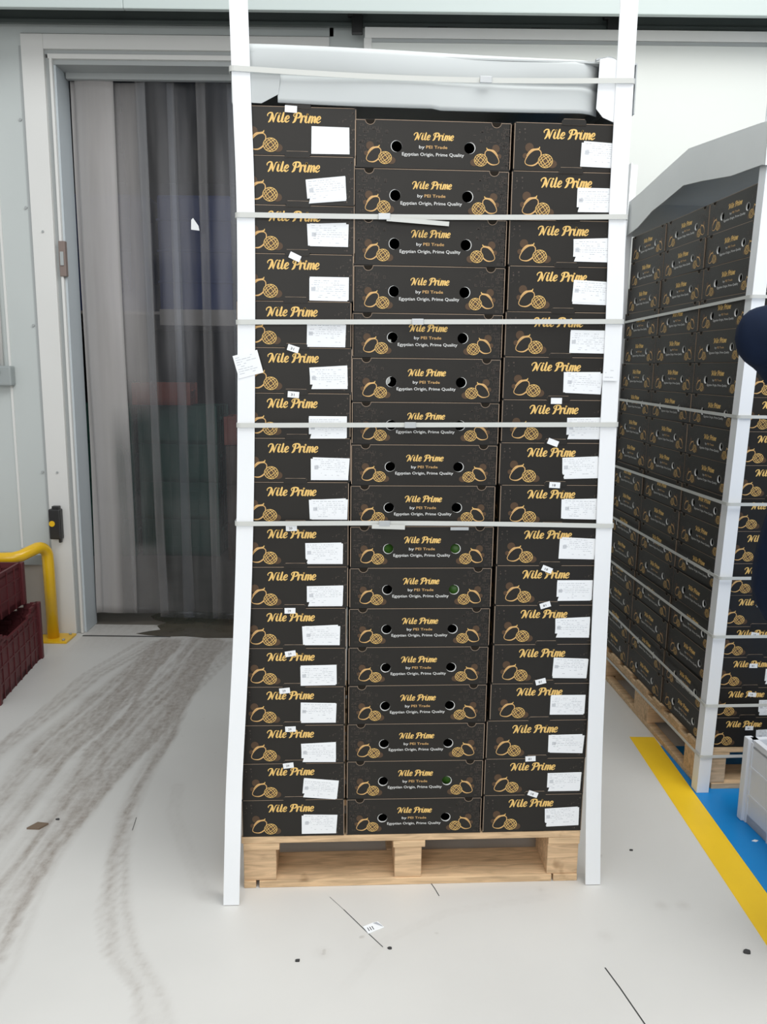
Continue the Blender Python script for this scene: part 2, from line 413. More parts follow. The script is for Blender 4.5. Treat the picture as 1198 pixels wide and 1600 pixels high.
# ------------------------------------------------------------------ room behind the opening
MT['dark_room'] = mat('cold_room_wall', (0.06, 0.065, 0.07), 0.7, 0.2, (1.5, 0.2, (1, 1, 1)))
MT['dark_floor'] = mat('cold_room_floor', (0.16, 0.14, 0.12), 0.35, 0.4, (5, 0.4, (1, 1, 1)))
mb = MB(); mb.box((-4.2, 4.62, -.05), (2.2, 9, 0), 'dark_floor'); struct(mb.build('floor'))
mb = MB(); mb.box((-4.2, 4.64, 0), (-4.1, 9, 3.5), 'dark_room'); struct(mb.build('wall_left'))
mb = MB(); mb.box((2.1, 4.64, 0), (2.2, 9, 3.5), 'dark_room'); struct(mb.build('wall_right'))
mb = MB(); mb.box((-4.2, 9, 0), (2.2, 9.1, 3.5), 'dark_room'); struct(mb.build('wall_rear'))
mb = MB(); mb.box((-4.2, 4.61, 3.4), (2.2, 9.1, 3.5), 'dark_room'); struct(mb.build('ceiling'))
area('cold_room_fill', (-1.0, 5.4, 3.3), (-1.4, 6.6, 1.4), 1.6, .5, 11, (0.9, 0.95, 1.0))  # added fill, no lamp seen here; lifts the stacks behind the curtain
MT['green_p'] = mat('green_plastic', (0.03, 0.10, 0.075), 0.5, 0.4, (3, 0.2, (1, 1, 1)))
MT['red_p'] = mat('red_plastic', (0.26, 0.055, 0.03), 0.5, 0.4)
MT['blue_p'] = mat('blue_film', (0.035, 0.055, 0.17), 0.5, 0.4, (2, 0.35, (1, 1, 1)))
MT['brown_p'] = mat('brown_card', (0.10, 0.065, 0.045), 0.7, 0.3, (4, 0.3, (1, 1, 1)))
MT['beige_p'] = mat('beige_beam', (0.38, 0.33, 0.29), 0.6, 0.3)

def crate_mesh(L, W, H, m, handle=True, dip=0.0, cols=8, rows=4, wall=.012):
    """open plastic crate: ribbed lattice side walls, rim, floor"""
    mb = MB(); t = wall
    mb.box((-L/2 + .01, -W/2 + .01, 0), (L/2 - .01, W/2 - .01, .012), m)
    for axis, ln, off in ((0, L, W/2), (1, W, L/2)):
        n = cols if axis == 0 else max(3, int(cols * W / L))
        for sgn in (-1, 1):
            def seg(a0, a1, z0, z1, th=t, out=0.0):
                o1 = sgn * (off + out); o0 = sgn * (off - th)
                lo, hi = min(o0, o1), max(o0, o1)
                if axis == 0: mb.box((a0, lo, z0), (a1, hi, z1), m)
                else: mb.box((lo, a0, z0), (hi, a1, z1), m)
            h = ln / 2
            seg(-h, h, 0, .03); seg(-h, h, H*.0 + H - .028, H) if not dip else None
            if dip:
                # rim dips in the middle of the wall
                K = 12
                for k in range(K):
                    a0 = -h + ln * k / K; a1 = -h + ln * (k + 1) / K
                    u = abs((a0 + a1) / 2) / h
                    d = dip * (1 - min(1, max(0, (u - .45) / .35))) if axis == 1 or True else 0
                    seg(a0, a1, H - .028 - d, H - d); seg(a0, a1, 0, H - .02 - d, t * .45)
            if not dip: seg(-h, h, 0, H - .02, t * .45)      # thin backing web
            for k in range(n + 1):
                x = -h + ln * k / n; w = .009 if 0 < k < n else .016
                x = max(-h + w, min(h - w, x)); seg(x - w / 2, x + w / 2, 0, H - .01 - dip, t, .004)
            for k in range(1, rows):
                z = H * k / rows; seg(-h, h, z - .005, z + .005, t, .003)
    for sx in (-1, 1):
        for sy in (-1, 1):
            mb.box((sx*L/2 - .014, sy*W/2 - .014, 0), (sx*L/2 + .014, sy*W/2 + .014, H), m, .004)
    return mb
def crate(name, L, W, H, m, loc, rz, label, group=None, **k):
    e = empty(name, loc, rz, label, 'crate', group)
    crate_mesh(L, W, H, m, **k).build('crate_body', e)
    mb = MB()
    for s in (-1, 1):
        mb.box((s * L / 2 - .02, -.07, H * .62), (s * L / 2 + .02, .07, H * .70), m, .004)
    mb.build('handle_grip', e)
    return e
# stacks inside
words = ['bottom', 'second', 'third', 'fourth', 'fifth', 'sixth']
for k in range(4):
    crate('plastic_crate', .60, .40, .30, 'green_p', (-2.30, 6.55, .0 + k * .302), .05, 'dark green crate behind the strip curtain, %s of the left stack' % words[k], 'green crates in the cold room')
for k in range(4):
    crate('plastic_crate', .60, .40, .30, 'green_p', (-1.62, 6.6, .0 + k * .302), -.03, 'dark green crate behind the strip curtain, %s of the middle stack' % words[k], 'green crates in the cold room')
for k in range(3):
    crate('plastic_crate', .60, .40, .30, 'brown_p', (-.92, 6.5, .0 + k * .302), .03, 'dark brown crate behind the strip curtain, %s of its stack' % words[k], 'brown crates in the cold room')
crate('plastic_crate', .42, .30, .17, 'red_p', (-1.74, 6.5, 1.212), .05, 'red crate seen through the strip curtain, on top of green crates', None, rows=3)
crate('plastic_crate', .36, .30, .22, 'red_p', (-1.05, 6.45, .912), .02, 'red crate through the strip curtain, next to the white post', None, rows=3)
rk = empty('storage_rack', (-1.6, 6.9, 0), 0, 'storage rack with a beige beam behind the strip curtain', 'rack')
for x in (-1.4, 1.4):
    for y in (0, .9):
        mb = MB(); mb.box((x - .04, y - .04, 0), (x + .04, y + .04, 3.1), 'blue_p', .004); mb.build('upright', rk)
for y in (-.02, .9):
    mb = MB(); mb.box((-1.36 if y > 0 else -.26, y - .03, 1.84), (1.36, y + .03, 1.97), 'beige_p', .004); mb.build('shelf_beam', rk)
mb = MB(); mb.box((-1.36, .012, 1.93), (1.36, .86, 1.955), 'beige_p'); mb.build('shelf_deck', rk)
for i, x in enumerate((-2.3, -1.6, -.9)):
    mb = MB(); mb.box((-.31, -.3, 0), (.31, .3, .95), 'blue_p', .03)
    for zz in (.25, .5, .75): mb.box((-.316, -.306, zz - .01), (.316, .306, zz + .01), 'blue_p', .004)
    o = mb.build('wrapped_load'); o.location = (x, 7.35, 1.956)
    tag(o, ['leftmost', 'middle', 'rightmost'][i] + ' blue wrapped load on the rack beam behind the curtain', 'wrapped load', 'blue wrapped loads on the rack')

# puddle
MT['wet'] = mat('wet_dirt', (0.10, 0.085, 0.065), 0.22, 0.5, (12, 0.3, (1, 1, 1)))
pud = [(-1.42, 4.786), (-1.36, 4.90), (-1.1, 4.88), (-.7, 4.86), (-.5, 4.7), (-.55, 4.42), (-.70, 4.385), (-.835, 4.40), (-1.0, 4.395), (-1.12, 4.42), (-1.22, 4.41), (-1.33, 4.43), (-1.41, 4.455), (-1.35, 4.50), (-1.29, 4.53), (-1.33, 4.60), (-1.29, 4.66), (-1.38, 4.72)]
mb = MB(); mb.prism(pud, 0.0004, 0.0018, 'wet', 'xy'); tag(mb.build('puddle'), 'dark wet dirty puddle under the strip curtain', 'puddle')
mb = MB(); mb.box((-1.7, 4.402, .0002), (-1.2, 4.418, .0014), 'crack'); struct(mb.build('trim_4'))

# ------------------------------------------------------------------ strip curtain
vm = bpy.data.materials.new('pvc_strip'); vm.use_nodes = True
nt = vm.node_tree; nt.nodes.clear()
out = nt.nodes.new('ShaderNodeOutputMaterial')
tr = nt.nodes.new('ShaderNodeBsdfTransparent'); tr.inputs[0].default_value = (0.86, 0.88, 0.90, 1)
df = nt.nodes.new('ShaderNodeBsdfDiffuse'); df.inputs[0].default_value = (0.47, 0.45, 0.44, 1)
gl = nt.nodes.new('ShaderNodeBsdfGlossy'); gl.inputs['Roughness'].default_value = 0.22; gl.inputs[0].default_value = (.8, .8, .85, 1)
at = nt.nodes.new('ShaderNodeAttribute'); at.attribute_name = 'milk'
tc = nt.nodes.new('ShaderNodeTexCoord'); mp = nt.nodes.new('ShaderNodeMapping'); mp.inputs['Scale'].default_value = (14, 14, 1.2)
nz = nt.nodes.new('ShaderNodeTexNoise'); nz.inputs['Scale'].default_value = 2; nz.inputs['Detail'].default_value = 6
nt.links.new(tc.outputs['Object'], mp.inputs[0]); nt.links.new(mp.outputs[0], nz.inputs['Vector'])
fac = mth('ADD', at.outputs['Fac'], mth('MULTIPLY', mth('SUBTRACT', nz.outputs['Fac'], .5), .16), True)
m1 = nt.nodes.new('ShaderNodeMixShader'); nt.links.new(fac, m1.inputs[0]); nt.links.new(tr.outputs[0], m1.inputs[1]); nt.links.new(df.outputs[0], m1.inputs[2])
lw = nt.nodes.new('ShaderNodeLayerWeight'); lw.inputs[0].default_value = .25
m2 = nt.nodes.new('ShaderNodeMixShader'); nt.links.new(mth('ADD', mth('MULTIPLY', lw.outputs['Fresnel'], .35), .015, True), m2.inputs[0])
nt.links.new(m1.outputs[0], m2.inputs[1]); nt.links.new(gl.outputs[0], m2.inputs[2]); nt.links.new(m2.outputs[0], out.inputs[0])
MT['pvc'] = vm
cur = empty('strip_curtain', (-1.69, YW + .13, 0), 0, 'clear plastic strip curtain hanging in the doorway', 'strip curtain')
mb = MB(); mb.box((-.0, .0, 2.99), (1.39, .03, 3.02), 'frame_grey'); mb.build('hanging_bar', cur)
def milk_fn(k, u, z):
    cl = lambda q: max(0.0, min(1.0, q))
    if k == -1: v = .74
    elif k == 0: v = .70 - .36 * cl((1.3 - z) / .3) * cl((u - .45) / .2)
    elif k == 1: v = (.36 + .12 * u if z > 1.9 else .44) - (.38 * cl((1.45 - z) / .25))
    elif k == 2: v = .07 if z > 2.1 else .035
    else: v = .05 if z > 2.1 else .025
    if z < .75: v += .03
    if k <= 1 and z < .5: v = max(.22, v)
    if u < .22 and k >= 2: v += .11
    if u < .03 or u > .97: v += .12
    return max(.0, min(.95, v))
def strip(k, x0, w, yo, lean, bot):
    nx, nz_ = 14, 60; t = .003
    verts = []; vals = []
    for side in (0, 1):
        for j in range(nz_ + 1):
            z = bot + (2.995 - bot) * j / nz_
            for i in range(nx + 1):
                u = i / nx
                sag = (1 - j / nz_)
                x = x0 + w * u + lean * sag + .006 * math.sin(z * 2.3 + k * 1.7) * sag
                y = yo + .012 * math.sin(PI * u) * (1 if k % 2 else -1) + .012 * math.sin(z * 1.9 + k) * sag + side * t
                verts.append((x, y, z)); vals.append(milk_fn(k, u, z) if side == 0 else 0.0)
    N = (nx + 1) * (nz_ + 1); faces = []
    for side in (0, 1):
        for j in range(nz_):
            for i in range(nx):
                a = side * N + j * (nx + 1) + i
                q = (a, a + 1, a + nx + 2, a + nx + 1)
                faces.append(q if side == 0 else q[::-1])
    for j in range(nz_):
        for i in (0, nx):
            a = j * (nx + 1) + i; faces.append((a, a + nx + 1, a + N + nx + 1, a + N))
    for i in range(nx):
        faces.append((i, i + N, i + N + 1, i + 1))
    me = bpy.data.meshes.new('strip'); me.from_pydata(verts, [], faces)
    at_ = me.attributes.new('milk', 'FLOAT', 'POINT'); at_.data.foreach_set('value', vals)
    me.materials.append(MT['pvc'])
    for p in me.polygons: p.use_smooth = True
    o = bpy.data.objects.new('strip', me); COL.objects.link(o); o.parent = cur
strip(-1, .002, .075, .05, .003, .07)
for k in range(8):
    strip(k, k * .160 + .03, .205, .035 + (.024 if k % 2 else 0), .005 + .012 * (k % 3), [.075, .06, .05, .035, .05, .03, .03, .04][k])
mb = MB(); mb.prism([(0, 0), (.045, -.005), (.04, .02), (.012, .06), (.002, .05)], -.002, 0, 'paper')
o = mb.build('paper_scrap'); o.location = (-1.055, YW + .125, 2.24)
tag(o, 'small torn white paper stuck to the strip curtain', 'paper scrap')

# ------------------------------------------------------------------ lettering
def catmull(pts, n=7):
    P = [pts[0]] + list(pts) + [pts[-1]]; res = []
    for i in range(1, len(P) - 2):
        p0, p1, p2, p3 = P[i - 1:i + 3]
        for k in range(n):
            t = k / n
            res.append(tuple(0.5 * (2 * p1[d] + (p2[d] - p0[d]) * t + (2 * p0[d] - 5 * p1[d] + 4 * p2[d] - p3[d]) * t * t + (3 * p1[d] - p0[d] - 3 * p2[d] + p3[d]) * t ** 3) for d in range(len(p1))))
    res.append(tuple(pts[-1])); return res
GL = {
 'N': ([[(-.10,.44,.05),(-.14,.56,.06),(-.06,.70,.07),(.06,.73,.08),(.14,.66,.10),(.13,.35,.12),(.10,.12,.11),(.04,-.03,.07)],
        [(.13,.72,.07),(.20,.50,.13),(.27,.22,.13),(.34,.0,.07)],
        [(.34,.0,.05),(.37,.35,.06),(.41,.66,.06),(.52,.72,.05)]], .56),
 'i': ([[(.06,.45,.10),(.05,.15,.12),(.09,.03,.09),(.17,.02,.05),(.24,.12,.03)], [(.075,.63,.11),(.085,.64,.11)]], .23),
 'l': ([[(.07,.74,.09),(.06,.30,.12),(.06,.10,.11),(.11,.02,.08),(.18,.03,.05),(.25,.14,.03)]], .24),
 'e': ([[(.03,.16,.04),(.15,.22,.05),(.24,.34,.07),(.19,.46,.06),(.09,.42,.09),(.04,.22,.12),(.08,.05,.10),(.18,.02,.06),(.30,.13,.03)]], .31),
 'P': ([[(.15,.68,.09),(.14,.35,.12),(.11,.10,.11),(.02,-.03,.05)],
        [(.03,.46,.05),(-.04,.58,.05),(.04,.72,.06),(.22,.76,.07),(.40,.68,.11),(.41,.50,.12),(.30,.36,.06),(.20,.37,.04)]], .47),
 'r': ([[(.07,.46,.09),(.06,.25,.12),(.05,.02,.10)], [(.07,.30,.04),(.14,.44,.06),(.22,.46,.09),(.25,.38,.07)]], .28),
 'm': ([[(.07,.46,.09),(.06,.25,.12),(.05,.02,.10)], [(.08,.28,.04),(.15,.43,.05),(.22,.44,.09),(.24,.28,.11),(.23,.02,.10)],
        [(.25,.28,.04),(.32,.43,.05),(.39,.44,.09),(.41,.28,.11),(.40,.10,.10),(.44,.02,.07),(.53,.12,.03)]], .50),
 ' ': ([], .22)}
def ribbon(mb, pts, O, sc, m, dz=0.0):
    """pts (x,y,w); O maps (a,b,off)->3D"""
    L = len(pts); lf = []; rt = []
    for i, (x, y, w) in enumerate(pts):
        a = pts[max(0, i - 1)]; b_ = pts[min(L - 1, i + 1)]
        tx, ty = b_[0] - a[0], b_[1] - a[1]; q = math.hypot(tx, ty) or 1
        nx, ny = -ty / q, tx / q
        lf.append((x + nx * w / 2, y + ny * w / 2)); rt.append((x - nx * w / 2, y - ny * w / 2))
    for i in range(L - 1):
        mb.face([O(lf[i][0]*sc, lf[i][1]*sc, dz), O(rt[i][0]*sc, rt[i][1]*sc, dz), O(rt[i+1][0]*sc, rt[i+1][1]*sc, dz), O(lf[i+1][0]*sc, lf[i+1][1]*sc, dz)], m)
    for j in (0, L - 1):
        x, y, w = pts[j]
        if w > .05: mb.face([O((x + w/2*math.cos(2*PI*k/8))*sc, (y + w/2*math.sin(2*PI*k/8))*sc, dz + .00003) for k in range(8)], m)
def brand_width(s, sc): return sum(GL[c][1] for c in s) * sc
def brand(mb, s, cx, cy, width, O, m='gold'):
    tot = sum(GL[c][1] for c in s); sc = width / tot; x = 0; q = 0
    for c in s:
        for st in GL[c][0]:
            P = [(x + a + .20 * bb - .05, .76 * bb * (1.0 if c in 'NPl' else (1.10 if bb < .6 else 1.04)), w * (1.0 if c == 'N' else 1.18)) for a, bb, w in catmull(st)]
            ribbon(mb, P, lambda a, b_, d: O(cx - width / 2 + a, cy + b_, d), sc, m, .00004 * (q % 5)); q += 1
        x += GL[c][1]
_fc = {}
def font_tris(s):
    if s not in _fc:
        cu = bpy.data.curves.new('txt', 'FONT'); cu.body = s; cu.size = 1.0; cu.resolution_u = 2
        cu.align_x = 'LEFT'; cu.offset = 0.008
        ob = bpy.data.objects.new('txt', cu); COL.objects.link(ob)
        bpy.context.view_layer.update()
        dg = bpy.context.evaluated_depsgraph_get()
        me = ob.evaluated_get(dg).to_mesh(); me.calc_loop_triangles()
        vs = [tuple(v.co) for v in me.vertices]; ts = [tuple(t.vertices) for t in me.loop_triangles]
        ob.evaluated_get(dg).to_mesh_clear()
        bpy.data.objects.remove(ob); bpy.data.curves.remove(cu)
        _fc[s] = (vs, ts)
    return _fc[s]
def text(mb, s, cx, cy, width, O, m, h=None, rot=0.0):
    vs, ts = font_tris(s)
    x0 = min(v[0] for v in vs); x1 = max(v[0] for v in vs)
    sx = width / (x1 - x0); sy = sx if h is None else h / 0.73
    idx = mb.mi(m); cr, sr = math.cos(rot), math.sin(rot)
    def T(v):
        a = (v[0] - (x0 + x1) / 2) * sx; b_ = v[1] * sy
        return O(cx + a * cr - b_ * sr, cy + a * sr + b_ * cr, 0.0)
    V = [mb.bm.verts.new(T(v)) for v in vs]
    for t in ts:
        try: f = mb.bm.faces.new([V[i] for i in t]); f.material_index = idx
        except ValueError: pass

def mango_art(mb, cx, cz, sc, mir, O):
    def o(a, b_, d): return O(cx + mir * a, cz + b_, d)
    # brown leaf and slice smudges of the print
    for (bx, bz, rx, rz) in ((-.018, .022, .010, .010), (.036, -.012, .011, .009), (-.027, .004, .006, .006)):
        mb.face([o((bx + rx*math.cos(t*PI/6))*sc, (bz + rz*math.sin(t*PI/6))*sc, .00002) for t in range(12)], 'brown_ink')
    # whole mango outline, leaf and stem
    out_ = [(.004,.018,.0022),(-.008,.016,.0022),(-.020,.006,.002),(-.027,-.008,.0016),(-.022,-.015,.0016),(-.008,-.016,.003),(.004,-.008,.0032),(.009,.004,.0026),(.009,.013,.002),(.004,.018,.0022)]
    ribbon(mb, catmull(out_), o, sc, 'gold_dim', .00006)
    leaf = [(.006,.021,.002),(-.002,.019,.003),(-.012,.017,.0035),(-.020,.010,.0022),(-.024,.004,.001)]
    ribbon(mb, catmull(leaf), o, sc, 'gold_dim', .00008)
    ribbon(mb, catmull([(.002,.017,.002),(.006,.024,.0015)]), o, sc, 'gold', .0001)
    # cut mango half: ring plus lattice
    ex, ez, ra, rb = .020, -.006, .0165, .0145
    mb.face([o((ex + ra*math.cos(t*PI/10))*sc, (ez + rb*math.sin(t*PI/10))*sc, .0001) for t in range(20)], 'brown_ink')
    ring = [(ex + ra*math.cos(t*PI/10), ez + rb*math.sin(t*PI/10), .0013) for t in range(21)]
    ribbon(mb, ring, o, sc, 'gold', .00018)
    for ang in (math.radians(38), math.radians(128)):
        dx, dz = math.cos(ang), math.sin(ang)
        for q in (-.0085, -.003, .003, .0085):
            h = math.sqrt(max(0, 1 - (q / .0155) ** 2)) * .0148
            bend = .0018 if q > 0 else -.0018
            P = [(ex - dz*q - dx*h, ez + dx*q - dz*h, .0008), (ex - dz*(q + bend), ez + dx*(q + bend), .0012), (ex - dz*q + dx*h, ez + dx*q + dz*h, .0010)]
            ribbon(mb, catmull(P, 4), o, sc, 'gold', .00015 if ang < 1 else .00022)

CL, CW, CH = .396, .296, .1145
def carton_mesh():
    rnd = random.Random(3)
    mb = MB(); t = .004
    hx, hy = CL / 2, CW / 2
    mb.box((-hx, -hy, 0), (hx, hy, t), 'carton')
    mb.box((-hx, -hy, CH - t), (hx, hy, CH), 'carton')
    for s in (-1, 1): mb.box((s*hx - (t if s > 0 else 0), -hy, t), (s*hx + (t if s < 0 else 0), hy, CH - t), 'carton')
    HR, HX, HZ = .0135, .0925, .052
    # long faces with two carrying holes
    for s in (-1, 1):
        y = s * hy; yi = s * (hy - .005)
        q = .02
        xsg = [(-hx, -HX - q), (-HX + q, HX - q), (HX + q, hx)]
        for a, c in xsg: mb.face([(a, y, t), (c, y, t), (c, y, CH - t), (a, y, CH - t)], 'carton')
        for cx in (-HX, HX):
            mb.face([(cx - q, y, t), (cx + q, y, t), (cx + q, y, HZ - q), (cx - q, y, HZ - q)], 'carton')
            mb.face([(cx - q, y, HZ + q), (cx + q, y, HZ + q), (cx + q, y, CH - t), (cx - q, y, CH - t)], 'carton')
            n = 32; C = []; Q = []
            for k in range(n):
                a = 2 * PI * k / n + PI / 4
                C.append((cx + HR * math.cos(a), HZ + HR * math.sin(a)))
                mx_ = max(abs(math.cos(a)), abs(math.sin(a))); Q.append((cx + q * math.cos(a) / mx_, HZ + q * math.sin(a) / mx_))
            for k in range(n):
                j = (k + 1) % n
                mb.face([(C[k][0], y, C[k][1]), (C[j][0], y, C[j][1]), (Q[j][0], y, Q[j][1]), (Q[k][0], y, Q[k][1])], 'carton')
                mb.face([(C[k][0], y, C[k][1]), (C[j][0], y, C[j][1]), (C[j][0], yi, C[j][1]), (C[k][0], yi, C[k][1])], 'board_white')
                # white cut edge visible beside the hole on the outer side
                w_in = .0012 * max(0, (math.cos(2 * PI * (k + .5) / n + PI / 4) * (1 if cx > 0 else -1)) )
                if w_in > .0001:
                    rr = HR + .0003
                    c2 = [(cx + (rr + w_in) * math.cos(2*PI*kk/n + PI/4), HZ + (rr + w_in) * math.sin(2*PI*kk/n + PI/4)) for kk in (k, k + 1)]
                    mb.face([(C[k][0], y + s*.0003, C[k][1]), (C[j][0], y + s*.0003, C[j][1]), (c2[1][0], y + s*.0003, c2[1][1]), (c2[0][0], y + s*.0003, c2[0][1])], 'board_white')
        # printing
        O = (lambda a, b_, d: (a, -hy - .0004 - d, b_)) if s < 0 else (lambda a, b_, d: (-a, hy + .0004 + d, b_))
        brand(mb, 'Nile Prime', .003, .0685, .099, O)
        text(mb, 'by', -.0290, .0482, .0140, O, 'white_ink', .0076)
        text(mb, 'PEI Trade', .0090, .0484, .054, O, 'gold_dim', .0074)
        text(mb, 'Egyptian Origin, Prime Quality', 0, .0305, .158, O, 'white_ink', .0080)
        mango_art(mb, -.142, .030, 1.0, 1, O); mango_art(mb, .142, .030, 1.0, -1, O)
        # kraft edges, side notches
        def bar(a0, b0, a1, b1, m='kraft', d=.0001): mb.face([O(a0, b0, d), O(a1, b0, d), O(a1, b1, d), O(a0, b1, d)], m)
        bar(-.148, CH - .0016, .148, CH - .0002)
        for sx in (-1, 1):
            arc = [(sx * .160 + .0125 * math.cos(PI + PI * k / 12), CH - .001 + .0125 * math.sin(PI + PI * k / 12) * .95, .0011) for k in range(13)]
            ribbon(mb, arc, O, 1, 'kraft', .0001)
            mb.face([O(sx*.160 + .0115*math.cos(PI + PI*k/12), CH - .001 + .0115*math.sin(PI + PI*k/12)*.95, .00015) for k in range(13)], 'inside')
            bar(min(sx*(hx - .0018), sx*hx), .003, max(sx*(hx - .0018), sx*hx), CH - .003)
            bar(min(sx*.172, sx*.196), CH - .003, max(sx*.172, sx*.196), CH - .0018)
        # faint relief pattern towards both ends
        for k in range(230):
            a = rnd.choice((-1, 1)) * (hx - .006 - abs(rnd.gauss(0, .045))); b_ = .004 + round(rnd.random() * 12) / 12 * .094
            if abs(a) < .10: continue
            if abs(abs(a) - .142) < .032 and b_ < .056: continue
            if abs(abs(a) - .16) < .017 and b_ > .092: continue
            w = rnd.uniform(.003, .008); h = rnd.uniform(.003, .008); ty = rnd.random()
            if ty < .4: bar(a, b_, a + w, b_ + .0011, 'relief_ink', 0)
            elif ty < .7: bar(a, b_, a + .0009, b_ + h, 'relief_ink', 0)
            else:
                bar(a, b_, a + w, b_ + .0007, 'relief_ink', 0); bar(a, b_ + h, a + w, b_ + h + .0007, 'relief_ink', 0)
                bar(a, b_, a + .0007, b_ + h, 'relief_ink', 0); bar(a + w, b_, a + w + .0007, b_ + h, 'relief_ink', 0)
    # short ends
    for s in (-1, 1):
        O = (lambda a, b_, d: (-hx - .0004 - d, -a, b_)) if s < 0 else (lambda a, b_, d: (hx + .0004 + d, a, b_))
        def bar(a0, b0, a1, b1, m='kraft', d=.0001): mb.face([O(a0, b0, d), O(a1, b0, d), O(a1, b1, d), O(a0, b1, d)], m)
        brand(mb, 'Nile Prime', -.004, .0775, .130, O)
        mango_art(mb, -.088, .030, 1.12, 1, O)
        bar(-hy + .004, CH - .0014, -.028, CH - .0002); bar(.036, CH - .0014, hy - .004, CH - .0002)
        for sx in (-1, 1): bar(min(sx*(hy - .0016), sx*hy), .003, max(sx*(hy - .0016), sx*hy), CH - .003)
        bar(-.028, .0, .036, .0012, 'inside')
        # locking tab that stands up over the carton above
        def ob(lo, hi, m):
            p = [O(a, b_, d) for a, b_, d in (lo, hi)]
            l3 = [min(p[0][i], p[1][i]) for i in range(3)]; h3 = [max(p[0][i], p[1][i]) for i in range(3)]
            mb.box(l3, h3, m)
        mb_pts = [(-.027, CH - .004), (.035, CH - .004), (.035, CH + .006), (.031, CH + .0105), (-.023, CH + .0105), (-.027, CH + .006)]
        fr = [O(a, b_, .0012) for a, b_ in mb_pts]; bk = [O(a, b_, -.0002) for a, b_ in mb_pts]
        mb.face(fr, 'carton'); 
        for i in range(6): mb.face([fr[i], fr[(i+1) % 6], bk[(i+1) % 6], bk[i]], 'kraft')
        ribbon(mb, [(-.023, CH + .0101, .0008), (.004, CH + .0104, .0005), (.031, CH + .0101, .0008)], O, 1, 'kraft', .0013)
        for k in range(60):
            a = rnd.choice((-1, 1)) * (hy - .006 - abs(rnd.gauss(0, .02))); b_ = rnd.uniform(.006, .1)
            if abs(a) < .09 or (a < -.04 and b_ < .065): continue
            bar(a, b_, a + rnd.uniform(.0008, .004), b_ + rnd.uniform(.0008, .005), 'relief_ink', 0)
    o = mb.build('carton_shell', fix=False)
    return o
shell_proto = carton_mesh()
shell_mesh = shell_proto.data
bpy.data.objects.remove(shell_proto)

def label_mesh(seed):
    r = random.Random(seed); mb = MB()
    w, h = .104, .062
    sheets = [(0, 0, w * .97, h * .93, 0.0), (r.uniform(-.004, .004), r.uniform(-.004, .004), w * .95, h * .9, r.uniform(-.03, .03))]
    if seed % 3 == 0: sheets[0] = (r.uniform(-.004, 0), .0045, w * .96, h * .86, .045)
    for i, (cx, cz, ww, hh, a) in enumerate(sheets):
        ca, sa = math.cos(a), math.sin(a); y1 = -.0003 - .0004 * i; y0 = y1 - .00035
        c = .003
        base = [(-ww/2 + c, -hh/2), (ww/2 - c*r.random(), -hh/2), (ww/2, hh/2), (-ww/2, hh/2), (-ww/2, -hh/2 + .012 * (seed % 2)), (-ww/2 + c + .004*(seed % 2), -hh/2 + .012 * (seed % 2))]
        P = [(cx + x*ca - z*sa, cz + x*sa + z*ca) for x, z in base]
        mb.prism(P, y0, y1, 'paper')
    cx, cz, ww, hh, a = sheets[-1]; ca, sa = math.cos(a), math.sin(a); yf = -.0003 - .0004 - .00035 - .0001
    def bar(x, z, w_, h_, m='fine_print'):
        P = [(x, z), (x + w_, z), (x + w_, z + h_), (x, z + h_)]
        mb.face([(cx + q[0]*ca - q[1]*sa, yf, cz + q[0]*sa + q[1]*ca) for q in P], m)
    z = hh / 2 - .006
    for ln in range(9):
        x = -ww/2 + .004 + (r.random() * .02 if ln > 1 else 0)
        while x < ww/2 - .008:
            w_ = r.uniform(.002, .010)
            if x + w_ > ww/2 - .004: break
            if r.random() < (.85 if ln < 6 else .35): bar(x, z, w_, .0007 if ln % 2 else .0010)
            x += w_ + r.uniform(.001, .004)
            if ln in (0, 1) and x > ww * .2 + .01: break
        z -= .0052
    for k in range(10): bar(-ww/2 + .005 + k*.0011, -.004, .0006, .010)
    o = mb.build('shipping_label', fix=False); me = o.data; bpy.data.objects.remove(o); return me
LABS = [label_mesh(s) for s in range(9)]
_pl = MB(); _pl.prism([(-.048, -.032), (.048, -.031), (.047, .032), (-.047, .033)], -.0008, -.0002, 'paper'); _o = _pl.build('shipping_label'); PLAIN = _o.data; bpy.data.objects.remove(_o)
_tags = {}
def tag_mesh(s):
    if s not in _tags:
        mb = MB(); mb.prism([(-.015, -.008), (.015, -.008), (.015, .008), (-.015, .008)], -.0007, 0, 'paper')
        if s: text(mb, s, -.002, -.0035, .009, lambda a, b_, d: (a, -.0009, b_), 'black_print', .0066)
        o = mb.build('number_tag', fix=False); _tags[s] = o.data; bpy.data.objects.remove(o)
    return _tags[s]

def child(name, me, parent, loc=(0, 0, 0), rot=(0, 0, 0), sc=None):
    o = bpy.data.objects.new(name, me); COL.objects.link(o); o.parent = parent
    o.location = loc; o.rotation_euler = rot
    if sc: o.scale = sc
    return o
ORD = ['first', 'second', 'third', 'fourth', 'fifth', 'sixth', 'seventh', 'eighth', 'ninth', 'tenth', 'eleventh', 'twelfth', 'thirteenth', 'fourteenth', 'fifteenth', 'sixteenth', 'seventeenth']

